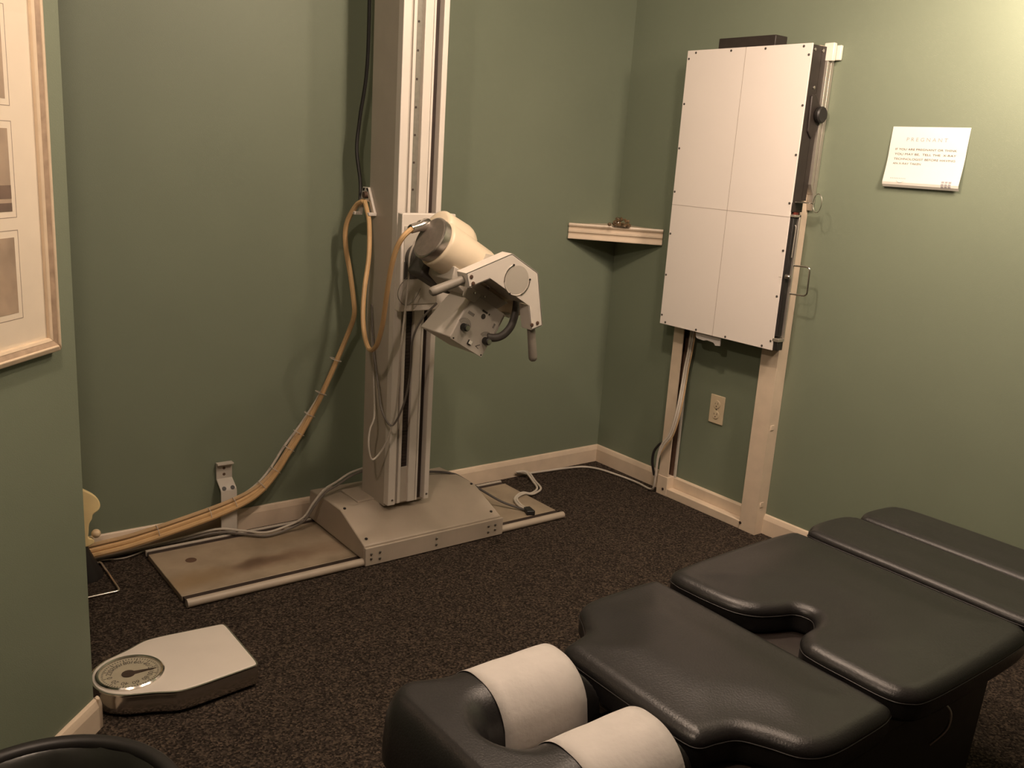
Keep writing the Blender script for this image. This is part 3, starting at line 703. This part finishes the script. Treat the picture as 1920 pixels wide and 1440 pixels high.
# moulding: profile (outward, z) swept along the diagonal
q0 = Vector((-0.300,-0.002,0)); q1 = Vector((-0.002,-0.302,0)); qn = Vector((-1,-1,0)).normalized()
mp = [(-0.012,1.178),(0.012,1.178),(0.014,1.172),(0.012,1.166),(0.004,1.160),(0.002,1.155),(0.006,1.150),(0.011,1.145),(0.011,1.139),(0.004,1.134),(0.003,1.128),(0.009,1.120),(0.013,1.114),(0.013,1.109),(-0.012,1.109)]
MB().prism(mp, 0, 1, lambda u, v, t: tuple(q0.lerp(q1, t)+qn*u+Vector((0,0,v)))).build('shelf_moulding', 'trim', sh, angle=30)
tag(MB().lathe([(0,-.0085),(.005,-.007),(.0082,-.003),(.0085,0),(.0082,.003),(.005,.007),(0,.0085)], (-0.205,-0.165,1.1865), (0,0,1), 20).build('glass_marble', 'pebble'),
    'tiny dark round ball on the corner shelf', 'ball')
cs = empty('crystal_cluster', 'small brown glassy crystal cluster on the corner shelf', 'ornament')
rnd = random.Random(3)
for k in range(26):
    px_ = -0.150+rnd.uniform(-.026,.026); r_ = rnd.uniform(.007,.012)
    py_ = -0.185-(px_+0.150)*0.9+rnd.uniform(-.008,.008); zz = 1.178+r_*.8+rnd.choice((0,0,.010,.018,.024))
    bmm = MB(); bmesh.ops.create_icosphere(bmm.bm, subdivisions=1, radius=r_)
    for v in bmm.bm.verts:
        v.co = Vector((v.co.x*rnd.uniform(.8,1.2)+px_, v.co.y*rnd.uniform(.8,1.2)+py_, v.co.z*rnd.uniform(.8,1.1)+zz))
    bmm.build('crystal', 'pebble', cs, smooth=False)

# ------------------------------------------------------------------ paper notice
def sheetx(v):     # v 0 top .. 1 bottom, distance from wall
    return -0.002-0.012*math.sin(math.pi*min(1,v*1.0))*0.4-0.022*max(0,(v-.45)/.55)**1.6+0.012*max(0,(v-.9)/.1)**2
SY0, SY1, SZ0, SZ1 = -1.341, -1.617, 1.638, 1.434
def S(u, v, d=0.0):
    return (sheetx(v)-d, SY0+(SY1-SY0)*u+0.006*(-v)*0, SZ0+(SZ1-SZ0)*v)
nt_ = empty('paper_notice', 'white paper pregnancy warning notice taped to the green right wall', 'notice')
mb = MB(); rows = []
for j in range(25):
    rows.append([mb.bm.verts.new(S(i/4, j/24)) for i in range(5)])
for j in range(24):
    for i in range(4): mb.bm.faces.new((rows[j][i], rows[j][i+1], rows[j+1][i+1], rows[j+1][i]))
so = mb.build('paper_sheet', 'signpaper', nt_, smooth=False)
md = so.modifiers.new('thick', 'SOLIDIFY'); md.thickness = 0.0004; md.offset = 0
SW, SHH = 0.276, 0.204
def sign_text(txt, u0, u1, v, h, mt, name):
    cu = bpy.data.curves.new('t', 'FONT'); cu.body = txt; cu.size = 1.0
    ob = bpy.data.objects.new('t', cu); COL.objects.link(ob)
    dg = bpy.context.evaluated_depsgraph_get(); me = bpy.data.meshes.new_from_object(ob.evaluated_get(dg))
    bpy.data.objects.remove(ob, do_unlink=True)
    xs = [w.co.x for w in me.vertices]; x0, x1 = min(xs), max(xs)
    for w in me.vertices:
        u = u0+(u1-u0)*(w.co.x-x0)/(x1-x0); vv = v - h*(w.co.y/0.72)/SHH
        w.co = S(u, vv, 0.0007)
    me.name = name; me.materials.append(M[mt])
    o = bpy.data.objects.new(name, me); COL.objects.link(o); o.parent = nt_
    return o
sign_text('P R E G N A N T', .215, .745, .235, .0125, 'paleink', 'title_text')
sign_text('IF YOU ARE PREGNANT OR THINK', .085, .885, .385, .0070, 'ink', 'notice_text')
sign_text('YOU MAY BE,  TELL THE  X-RAY', .085, .885, .465, .0070, 'ink', 'notice_text')
sign_text('TECHNOLOGIST BEFORE HAVING', .085, .885, .545, .0070, 'ink', 'notice_text')
sign_text('AN X-RAY TAKEN', .085, .46, .620, .0070, 'ink', 'notice_text')
lg = MB()
def sq(u0,u1,v0,v1): 
    a=[lg.bm.verts.new(S(u,v,.0007)) for u,v in ((u0,v0),(u1,v0),(u1,v1),(u0,v1))]; lg.bm.faces.new(a)
for k in range(9): sq(.10+k*.024,.10+k*.024+.012,.845,.858)
for k in range(14):
    t0 = math.radians(190+k*11); t1 = math.radians(190+(k+1)*11); w = .008*math.sin(math.pi*(k+.5)/14)+.003
    a=[lg.bm.verts.new(S(.24+.055*r*math.cos(t), .875-.05*r*math.sin(t), .0007)) for r,t in ((1,t0),(1,t1),(1-w*12,t1),(1-w*12,t0))]; lg.bm.faces.new(a)
for i in range(3):
    for j in range(3): sq(.78+i*.045,.78+i*.045+.034,.86+j*.04,.86+j*.04+.028)
lg.build('logo_print', 'paleink', nt_, smooth=False)

# ------------------------------------------------------------------ picture frame on angled wall
pf_ = empty('picture_frame', 'cream framed multi-photo mat hanging on the angled left wall', 'picture')
fs0, fs1, fz0, fz1 = 0.078, 0.66, 0.985, 1.965
def wbox(mb, s0, s1, z0, z1, n0, n1):
    return mb.hull8([WL(s0,z0,n0), WL(s1,z0,n0), WL(s1,z0,n1), WL(s0,z0,n1), WL(s0,z1,n0), WL(s1,z1,n0), WL(s1,z1,n1), WL(s0,z1,n1)])
def mitre(mb, i0, i1, n0, n1, n0b=None, n1b=None):
    """ring between inset i0 and i1"""
    a = [(fs0+i0,fz0+i0),(fs1-i0,fz0+i0),(fs1-i0,fz1-i0),(fs0+i0,fz1-i0)]
    b_ = [(fs0+i1,fz0+i1),(fs1-i1,fz0+i1),(fs1-i1,fz1-i1),(fs0+i1,fz1-i1)]
    nb0 = n0 if n0b is None else n0b; nb1 = n1 if n1b is None else n1b
    for k in range(4):
        l = (k+1) % 4
        mb.hull8([WL(*a[k],n0), WL(*a[l],n0), WL(*b_[l],nb0), WL(*b_[k],nb0), WL(*a[k],n1), WL(*a[l],n1), WL(*b_[l],nb1), WL(*b_[k],nb1)])
mb = MB(); mitre(mb, 0, .015, .001, .020, .001, .026); mb.build('outer_moulding', 'framewood', pf_, bevel=0.004, seg=3)
mb = MB(); mitre(mb, .015, .025, .001, .022, .001, .017); mb.build('taupe_strip', 'framestrip', pf_)
mb = MB(); mitre(mb, .025, .032, .001, .018, .001, .015); mb.build('inner_lip', 'framewood', pf_, bevel=0.001)
mb = MB(); wbox(mb, fs0+.030, fs1-.030, fz0+.030, fz1-.030, .001, .008); mb.build('mat_board', 'matboard', pf_)
cols = [(0.195,0.345),(0.405,0.555)]; rowz = [(1.085,1.235),(1.286,1.443),(1.498,1.655),(1.708,1.866)]
for ci, (s0, s1) in enumerate(cols):
    for ri, (z0, z1) in enumerate(rowz):
        mb = MB()
        g = 0.013
        for (a0,a1,b0,b1) in ((s0-g,s0-g+.0012,z0-g,z1+g),(s1+g,s1+g+.0012,z0-g,z1+g),(s0-g,s1+g,z0-g,z0-g+.0012),(s0-g,s1+g,z1+g,z1+g+.0012)):
            wbox(mb, a0, a1, b0, b1, .008, .0083)
        mb.build('mat_line', 'line', pf_, smooth=False)
        ph = wbox(MB(), s0, s1, z0, z1, .008, .0086).build('photo', 'photo', pf_)
        if ri % 2 == 1:
            mb = MB(); wbox(mb, s0, s1, z0, z0+.016, .0086, .0089); wbox(mb, s0, s1, z0+.024, z0+.05, .0086, .0089)
            mb.build('photo_band', 'photo_dark', ph)
mb = MB(); wbox(mb, fs0+.031, fs1-.031, fz0+.031, fz1-.031, .0115, .0125); mb.build('glass_pane', 'glass', pf_, smooth=False)

# ------------------------------------------------------------------ bathroom scale
sc = empty('bathroom_scale', 'vintage white bathroom scale with chrome rim and round dial on the carpet', 'scale')
SCY = -0.912
half = [(-2.588,0.0),(-2.583,0.035),(-2.566,0.068),(-2.535,0.095),(-2.500,0.110),(-2.465,0.124),(-2.430,0.142),(-2.405,0.150),(-2.36,0.150),(-2.30,0.144),(-2.24,0.138),(-2.215,0.1355),(-2.200,0.133),(-2.192,0.127),(-2.189,0.117),(-2.188,0.10),(-2.188,0.06),(-2.188,0.02)]
full = half + [(x,-w) for x, w in reversed(half[1:])]
smooth_pts = [tuple(p) for p in cr([(x,w,0) for x, w in full], 5, closed=True)]
outl = [(p[0], SCY+p[1]) for p in smooth_pts]
def off2(pts, d):
    n = len(pts); out = []
    for i in range(n):
        a = Vector(pts[i-1]); b = Vector(pts[(i+1)%n]); t = (b-a)
        if t.length < 1e-9: out.append(pts[i]); continue
        t.normalize(); nrm = Vector((t.y, -t.x))
        out.append((pts[i][0]-nrm.x*d, pts[i][1]-nrm.y*d))
    return out
def area(pts): return sum(pts[i][0]*pts[(i+1)%len(pts)][1]-pts[(i+1)%len(pts)][0]*pts[i][1] for i in range(len(pts)))/2
def inset(pts, d): return off2(pts, d if area(pts) > 0 else -d)
def layered(mb, pts, layers, cap_top=True, cap_bot=True):
    rings = []
    for d, z in layers: rings.append([mb.bm.verts.new((x, y, z)) for x, y in inset(pts, d)])
    n = len(pts)
    for A_, B_ in zip(rings, rings[1:]):
        for i in range(n): mb.bm.faces.new((A_[i], A_[(i+1)%n], B_[(i+1)%n], B_[i]))
    if cap_bot: mb.bm.faces.new(list(reversed(rings[0])))
    if cap_top: mb.bm.faces.new(rings[-1])
    return mb
ZS = 0.068
layered(MB(), outl, [(0.012,0.008),(0.004,0.010),(0.001,0.016),(0.0,0.024),(0.0,0.052),(0.003,0.058),(0.003,0.062),(0.0,ZS-.004),(0.001,ZS-.001),(0.004,ZS),(0.006,ZS-.001)], True, True).build('scale_body', 'chrome', sc, angle=50)
layered(MB(), outl, [(0.006,ZS-.003),(0.006,ZS),(0.0075,ZS+.0012),(0.010,ZS+.0016)]).build('platform', 'white', sc, angle=50)
dc = (-2.492, SCY-.003, ZS)
MB().lathe([(0.078,0.001),(0.0845,0.001),(0.085,0.005),(0.081,0.0085),(0.077,0.007),(0.076,0.003)], dc, seg=64, cap=False).build('dial_bezel', 'chrome', sc)
MB().lathe([(0.0,0.0012),(0.077,0.0012),(0.077,0.0024),(0.0,0.0024)], dc, seg=64).build('dial_face', 'dialface', sc)
mb = MB()
for k in range(60):
    a = 2*math.pi*k/60; r0 = 0.066 if k % 5 else 0.060; r1 = 0.071
    ca, sa = math.cos(a), math.sin(a); w = .0009
    mb.hull8([(dc[0]+r*ca-s*w*sa, dc[1]+r*sa+s*w*ca, dc[2]+z) for z in (.0024,.0028) for r, s in ((r0,-1),(r1,-1),(r1,1),(r0,1))])
mb.build('dial_tick', 'ink', sc, smooth=False)
def flat_text(txt, loc, size, rot, mt, name, parent):
    cu = bpy.data.curves.new('t', 'FONT'); cu.body = txt; cu.size = size; cu.align_x = 'CENTER'; cu.align_y = 'CENTER'
    ob = bpy.data.objects.new('t', cu); COL.objects.link(ob)
    dg = bpy.context.evaluated_depsgraph_get(); me = bpy.data.meshes.new_from_object(ob.evaluated_get(dg))
    bpy.data.objects.remove(ob, do_unlink=True)
    R_ = Matrix.Translation(loc) @ Matrix.Rotation(rot, 4, 'Z'); me.transform(R_)
    me.name = name; me.materials.append(M[mt]); o = bpy.data.objects.new(name, me); COL.objects.link(o); o.parent = parent
for k in range(12):
    a = 2*math.pi*k/12+math.pi
    flat_text(str(k*20) if k else '0', (dc[0]+.051*math.cos(a), dc[1]+.051*math.sin(a), dc[2]+.0028), .019, a-math.pi/2, 'ink', 'dial_number', sc)
# pointer
mb = MB()
pa = math.radians(-6); ca, sa = math.cos(pa), math.sin(pa)
MB().lathe([(0.0,0.0028),(0.0165,0.0028),(0.0165,0.0046),(0,0.0046)], (dc[0]-.006,dc[1]-.004,dc[2]), seg=32).build('pointer_hub', 'ptr', sc)
mb.hull8([(dc[0]-.006+u*ca-v*sa, dc[1]-.004+u*sa+v*ca, dc[2]+z) for z in (.0030,.0044) for u, v in ((.010,-.008),(.070,-.0006),(.070,.0006),(.010,.008))])
mb.build('pointer', 'ptr', sc)
gl = MB().lathe([(0.0765,0.0062),(0.05,0.0085),(0.025,0.0098),(0.0,0.0102)], dc, seg=64, cap=False).build('dial_glass', 'glass', sc)

# ------------------------------------------------------------------ waste bin bottom left
bn = empty('waste_bin', 'round black waste bin with liner at the foot of the angled wall', 'bin')
bc = (-2.850, -1.741, 0)
MB().lathe([(0.0,0.0),(0.165,0.0),(0.172,0.01),(0.212,0.325),(0.206,0.325),(0.166,0.012),(0,0.012)], bc, seg=64).build('bin_body', 'black', bn)
ring = [(bc[0]+.217*math.cos(2*math.pi*k/72), bc[1]+.217*math.sin(2*math.pi*k/72), 0.338) for k in range(72)]
MB().tube(ring, 0.015, 14, closed=True).build('bin_rim', 'black', bn)
mb = MB(); rings = []
for j, (r, z) in enumerate(((.204,.340),(.198,.325),(.190,.29),(.182,.24),(.17,.19),(.12,.165),(.06,.155),(0.004,.15))):
    rings.append([mb.bm.verts.new((bc[0]+(r*(1+.035*math.sin(7*a)+.02*math.sin(13*a+1))*(1 if j else 1) - (.01 if j else 0))*math.cos(a), bc[1]+(r*(1+.02*math.sin(9*a+2)*(j > 0)) - (.01 if j else 0))*math.sin(a), z+.006*math.sin(5*a+j)*(j > 0))) for a in [2*math.pi*k/90 for k in range(90)]])
for A_, B_ in zip(rings, rings[1:]):
    for i in range(90): mb.bm.faces.new((A_[i], A_[(i+1)%90], B_[(i+1)%90], B_[i]))
mb.bm.faces.new(rings[-1])
mb.build('bin_liner', 'rust_line', bn, angle=80)

# ------------------------------------------------------------------ spine / pelvis model partly behind the angled wall
sp = empty('pelvis_model', 'yellow plastic pelvis model half hidden behind the angled wall edge', 'anatomical model')
def flat_bone(name, pts, y0, y1, mt, bevel=.006):
    return MB().prism(pts, y0, y1, XZ).build(name, mt, sp, bevel=bevel, seg=3, angle=60)
mirror = lambda pts: [(-5.04-x, z) for x, z in pts]
wing = [(-2.470,.345),(-2.450,.345),(-2.432,.334),(-2.408,.316),(-2.392,.297),(-2.386,.275),(-2.392,.259),(-2.409,.247),(-2.413,.232),(-2.422,.216),(-2.425,.190),(-2.426,.170),(-2.412,.163),(-2.410,.150),(-2.427,.140),(-2.445,.142),(-2.465,.150),(-2.49,.165),(-2.475,.21),(-2.485,.26),(-2.50,.31)]
wing = [tuple(p)[:2] for p in cr([(x, z, 0) for x, z in wing], 4, closed=True)]
flat_bone('hip_wing', wing, -0.215, -0.193, 'bone')
flat_bone('hip_wing', mirror(wing), -0.215, -0.193, 'bone')
for xx in (-2.402, -2.638):
    bmm = MB(); bmesh.ops.create_uvsphere(bmm.bm, u_segments=20, v_segments=14, radius=0.0145)
    for v in bmm.bm.verts: v.co = v.co + Vector((xx, -0.208, 0.178))
    bmm.build('femoral_head', 'boneend', sp)
MB().lathe([(0.0,0),(0.03,.0),(0.045,.02),(0.05,.07),(0.045,.12),(0.025,.145),(0,.15)], (-2.52,-.19,.17), (0,0,1), 20).build('sacrum', 'bone', sp)
for k in range(9):
    z = .335+k*.04
    vb = MB().lathe([(0,0),(.022,0),(.020,.012),(.022,.026),(0,.026)], (-2.52,-.185,z), (0,0,1), 18).build('vertebra', 'bone', sp)
    MB().lathe([(0,0),(.021,0),(.021,.014),(0,.014)], (-2.52,-.185,z+.026), (0,0,1), 18).build('disc', 'boneend', vb)
MB().tube([(-2.52,-.185,.012),(-2.52,-.185,.72)], .006, 10).build('stand_rod', 'chrome', sp)
MB().lathe([(0,0),(.06,0),(.06,.006),(.02,.10),(.012,.14),(0,.14)], (-2.43,-.135,.0), (0,0,1), 24).build('stand_foot', 'black', sp)
MB().tube([(-2.68,-.060,.006)]+cr([(-2.372,-.060,.006),(-2.362,-.062,.006),(-2.358,-.072,.006)],4)+cr([(-2.360,-.292,.006),(-2.364,-.302,.006),(-2.374,-.304,.006)],4)+[(-2.68,-.304,.006)], .0045, 10).build('wire_base', 'chrome', sp)

# ------------------------------------------------------------------ treatment table
tb = empty('treatment_table', 'black padded chiropractic table with split head, chest and leg cushions', 'treatment table')
def cushion(name, ctrl, top, th, r, n=8, crown=0.010, mt='vinyl'):
    pts = [(p[0], p[1]) for p in cr([(x, y, 0) for x, y in ctrl], n, closed=True)]
    lay = [(0.010, top-th), (0.003, top-th+.006), (0.0, top-th+.014)]
    H_ = r*.62
    for k in range(0, 13):
        a = math.pi/2*k/12
        lay.append((r*(1-math.cos(a)), top-crown-H_+H_*math.sin(a)))
    nseg = len(pts)
    def dist(p):
        best = 9
        for i in range(nseg):
            a = pts[i]; b = pts[(i+1)%nseg]; vx, vy = b[0]-a[0], b[1]-a[1]; L2 = vx*vx+vy*vy
            if L2 < 1e-12: continue
            t = max(0, min(1, ((p[0]-a[0])*vx+(p[1]-a[1])*vy)/L2))
            best = min(best, math.hypot(p[0]-a[0]-t*vx, p[1]-a[1]-t*vy))
        return best
    mb = MB(); rings = []
    for d, z in lay:
        q = inset(pts, d)
        ok = [dist(p) > d*0.97-1e-6 for p in q]
        if not all(ok):
            good = [i for i in range(nseg) if ok[i]]
            q = [q[i] if ok[i] else q[min(good, key=lambda g: min(abs(g-i), nseg-abs(g-i)))] for i in range(nseg)]
        rings.append([mb.bm.verts.new((x, y, z)) for x, y in q])
    for A_, B_ in zip(rings, rings[1:]):
        for i in range(nseg): mb.bm.faces.new((A_[i], A_[(i+1)%nseg], B_[(i+1)%nseg], B_[i]))
    mb.bm.faces.new(list(reversed(rings[0])))
    # crowned top: constrained triangulation of the inner loop plus interior points
    loop = []
    for v in rings[-1]:
        p = Vector((v.co.x, v.co.y))
        if not loop or (p-loop[-1]).length > 5e-4: loop.append(p)
    if (loop[0]-loop[-1]).length < 5e-4: loop.pop()
    def inside(p):
        c = False
        for i in range(nseg):
            a = pts[i]; b = pts[(i+1)%nseg]
            if (a[1] > p[1]) != (b[1] > p[1]) and p[0] < (b[0]-a[0])*(p[1]-a[1])/(b[1]-a[1])+a[0]: c = not c
        return c
    xs = [p[0] for p in pts]; ys = [p[1] for p in pts]; extra = []; g = 0.016
    x = min(xs)
    while x < max(xs):
        y = min(ys)
        while y < max(ys):
            if inside((x, y)) and dist((x, y)) > r+g*.5: extra.append(Vector((x, y)))
            y += g
        x += g
    nl = len(loop)
    vv, ee, ff, _, _, _ = delaunay_2d_cdt(loop+extra, [(i, (i+1)%nl) for i in range(nl)], [], 1, 1e-5)
    tv = []
    for p in vv:
        d = max(0, dist(p)-r); t = min(1, d/0.11); tv.append(mb.bm.verts.new((p.x, p.y, top-crown+crown*t*t*(3-2*t) if d > 1e-3 else top-crown)))
    for f in ff:
        try: mb.bm.faces.new([tv[i] for i in f])
        except ValueError: pass
    bmesh.ops.remove_doubles(mb.bm, verts=mb.bm.verts, dist=4e-4)
    o = mb.build(name, mt, tb, angle=75)
    # stitched seam just under the edge
    zz = top-crown-H_-.002
    MB().tube([(x, y, zz) for x, y in inset(pts, -0.0006)], 0.0013, 6, closed=True).build('seam_piping', 'vinyl_side', o)
    return o
cushion('pelvic_cushion', [(-1.572,-1.935),(-1.555,-1.905),(-1.50,-1.893),(-1.30,-1.885),(-1.13,-1.887),(-1.088,-1.897),(-1.076,-1.93),(-1.076,-2.10),(-1.076,-2.30),(-1.076,-2.45),(-1.088,-2.485),(-1.13,-2.502),
    (-1.30,-2.508),(-1.50,-2.506),(-1.553,-2.490),(-1.574,-2.455),(-1.577,-2.38),(-1.577,-2.31),(-1.568,-2.272),(-1.530,-2.242),(-1.475,-2.232),(-1.445,-2.212),(-1.438,-2.190),(-1.450,-2.165),(-1.487,-2.150),(-1.528,-2.128),(-1.556,-2.09),(-1.568,-2.03),(-1.572,-1.98)],
    0.568, 0.075, 0.034)
cushion('chest_cushion', [(-1.975,-2.035),(-1.962,-2.008),(-1.930,-1.998),(-1.890,-1.985),(-1.862,-1.950),(-1.835,-1.908),(-1.79,-1.890),(-1.70,-1.886),(-1.61,-1.888),(-1.587,-1.91),(-1.586,-2.05),(-1.586,-2.19),(-1.586,-2.33),(-1.587,-2.46),(-1.61,-2.486),(-1.70,-2.492),
    (-1.79,-2.490),(-1.838,-2.468),(-1.865,-2.42),(-1.892,-2.380),(-1.930,-2.366),(-1.965,-2.358),(-1.977,-2.330),(-1.978,-2.25),(-1.978,-2.12)],
    0.553, 0.080, 0.034)
def rrect(x0, x1, y0, y1, r):
    pts = []
    for cx_, cy_, a0 in ((x1-r,y1-r,0),(x0+r,y1-r,90),(x0+r,y0+r,180),(x1-r,y0+r,270)):
        for k in range(4): a = math.radians(a0+30*k); pts.append((cx_+r*math.cos(a), cy_+r*math.sin(a)))
    # add mid points on long sides
    out = []
    for i, p in enumerate(pts):
        out.append(p); q = pts[(i+1)%len(pts)]
        if math.dist(p, q) > r*1.2:
            for t in (.25,.5,.75): out.append((p[0]+(q[0]-p[0])*t, p[1]+(q[1]-p[1])*t))
    return out
cushion('leg_cushion', [(x,y) for x,y in [(-1.068,-1.95),(-1.050,-1.918),(-1.0,-1.900),(-0.90,-1.903),(-0.862,-1.925),(-0.852,-1.96),(-0.852,-2.15),(-0.852,-2.35),(-0.855,-2.46),(-0.87,-2.49),(-0.92,-2.502),(-1.02,-2.502),(-1.057,-2.488),(-1.068,-2.455),(-1.068,-2.35),(-1.068,-2.15)]], 0.569, 0.07, 0.028, crown=.004)
cushion('foot_cushion', [(-0.844,-1.96),(-0.835,-1.935),(-0.79,-1.918),(-0.70,-1.925),(-0.668,-1.95),(-0.655,-2.0),(-0.650,-2.15),(-0.650,-2.35),(-0.655,-2.43),(-0.675,-2.47),(-0.73,-2.490),(-0.80,-2.490),(-0.835,-2.475),(-0.844,-2.44),(-0.844,-2.3),(-0.844,-2.12)], 0.569, 0.07, 0.028, crown=.004)
# head cushion: horseshoe, distance-field dome
HB, HT, HR = 0.44, 0.565, 0.085
HYF, HYN = -1.965, -2.385           # far / near outer edges
ARM = 0.180
slot = (HYF-ARM, HYN+ARM)           # slot y range
def hdist(x, y):
    """signed distance (positive inside) to horseshoe: outer rounded rect minus slot capsule"""
    x0, x1 = -2.372, -1.985; cr_ = 0.075
    cx_, cy_ = (x0+x1)/2, (HYF+HYN)/2; hx, hy = (x1-x0)/2-cr_, (HYF-HYN)/2-cr_
    # squarer corners at the right ends
    c2 = cr_ if x < cx_ else 0.03
    hx, hy = (x1-x0)/2-c2, (HYF-HYN)/2-c2
    qx, qy = abs(x-cx_)-hx, abs(y-cy_)-hy
    d = math.hypot(max(qx,0), max(qy,0))+min(max(qx,qy),0)-c2
    rs = (slot[0]-slot[1])/2; sy_ = (slot[0]+slot[1])/2; sx = -2.225
    dx = min(0, x-sx) if x < sx else 0
    ds = math.hypot(dx, y-sy_)-rs
    return min(-d, ds)
def hz(d, x=-2.1):
    k = min(1, max(0, (x+2.33)/0.11)); k = k*k*(3-2*k); R_ = 0.040+(HR-0.040)*k
    d = max(0, min(R_, d)); t = (R_-d)/R_
    return HB+.03+(HT-HB-.03)*math.sqrt(max(0, 1-t**2.2))
step = 0.005
mb = MB(); grid = {}
nx, ny = int(0.40/step)+3, int((HYF-HYN)/step)+3
def gp(i, j): return (-2.39+i*step, HYN-.005+j*step)
ins = {(i,j): hdist(*gp(i,j)) for i in range(nx) for j in range(ny)}
def gv(i, j):
    if (i,j) not in grid:
        x, y = gp(i,j); d = ins[(i,j)]
        if d < 0.004:   # snap boundary vertices outward/inward onto the outline
            e = 1e-4
            gx = (hdist(x+e,y)-hdist(x-e,y))/(2*e); gy = (hdist(x,y+e)-hdist(x,y-e))/(2*e)
            x -= gx*d; y -= gy*d; d = 0
        grid[(i,j)] = mb.bm.verts.new((x, y, hz(d, x)))
    return grid[(i,j)]
for i in range(nx-1):
    for j in range(ny-1):
        cs_ = [(i,j),(i+1,j),(i+1,j+1),(i,j+1)]
        if all(ins[c] > -0.0025 for c in cs_): mb.bm.faces.new([gv(*c) for c in cs_])
bmesh.ops.remove_doubles(mb.bm, verts=mb.bm.verts, dist=0.0008)
be = [e for e in mb.bm.edges if e.is_boundary]
ret = bmesh.ops.extrude_edge_only(mb.bm, edges=be)
nv = [v for v in ret['geom'] if isinstance(v, bmesh.types.BMVert)]
for v in nv: v.co.z = HB
mb.build('head_cushion', 'vinyl', tb, angle=70)
# head support plate and slide rails
MB().box(-2.34, -1.99, -2.335, -2.015, 0.415, 0.439).build('head_support', 'dark_grey', tb, bevel=.004)
for y in (-2.10,-2.25): MB().box(-2.20, -1.70, y-.015, y+.015, 0.395, 0.415).build('head_rail', 'blackmetal', tb)
# frame under cushions and pedestal
MB().box(-1.93, -1.60, -2.40, -1.99, 0.44, 0.472).build('cushion_tray', 'blackmetal', tb, bevel=.004)
MB().box(-1.56, -1.10, -2.45, -1.94, 0.44, 0.492).build('cushion_tray', 'blackmetal', tb, bevel=.004)
MB().box(-1.05, -0.68, -2.44, -1.96, 0.45, 0.498).build('cushion_tray', 'blackmetal', tb, bevel=.004)
MB().prism([(-1.78,0.0),(-1.03,0.0),(-0.99,0.39),(-1.86,0.39)], -2.40, -1.99, XZ).build('pedestal', 'blackmetal', tb, bevel=.01)
MB().box(-1.88, -0.72, -2.36, -2.03, 0.385, 0.445).build('main_beam', 'blackmetal', tb, bevel=.006)
MB().box(-1.98, -0.90, -2.46, -1.93, 0.0, 0.055).build('floor_base', 'blackmetal', tb, bevel=.012)
MB().tube(cr([(-1.30,-2.43,.425),(-1.285,-2.45,.405),(-1.295,-2.455,.37),(-1.325,-2.44,.335)],6), .003, 8).build('release_wire', 'brushed', tb)
MB().box(-1.03, -0.92, -2.45, -2.40, 0.425, 0.452).build('side_bracket', 'brushed', tb, bevel=.004)

# paper strips over the two arms of the head cushion
def paper(ycen, label, x0, x1):
    mb = MB(); rr = []
    w = ARM/2+.0012; h = HT-HB-.03+.0014
    prof_ = [(-w-.001, HB+.005+(HT-HB)*0), (-w, HB+.028)]
    for k in range(1, 28):
        y = -w+2*w*k/28
        d = w-abs(y); t = min(1, max(0, (HR-d)/HR)); prof_.append((y, HB+.03+h*math.sqrt(max(0, 1-t**2.2))))
    prof_ += [(w, HB+.028), (w+.001, HB+.005)]
    for i in range(9):
        x = x0+(x1-x0)*i/8
        rr.append([mb.bm.verts.new((x, ycen+y, z+.0006*math.sin(i*1.7+y*60))) for y, z in prof_])
    for A_, B_ in zip(rr, rr[1:]):
        for k in range(len(prof_)-1): mb.bm.faces.new((A_[k], A_[k+1], B_[k+1], B_[k]))
    o = mb.build('headrest_paper', 'paper', angle=80)
    s = o.modifiers.new('thick', 'SOLIDIFY'); s.thickness = .0006; s.offset = 1
    return tag(o, label, 'paper', 'paper strips on the headrest')
paper((HYF+slot[0])/2, 'white paper strip over the far arm of the split headrest', -2.205, -2.02)
paper((HYN+slot[1])/2, 'white paper strip over the near arm of the split headrest', -2.205, -2.02)
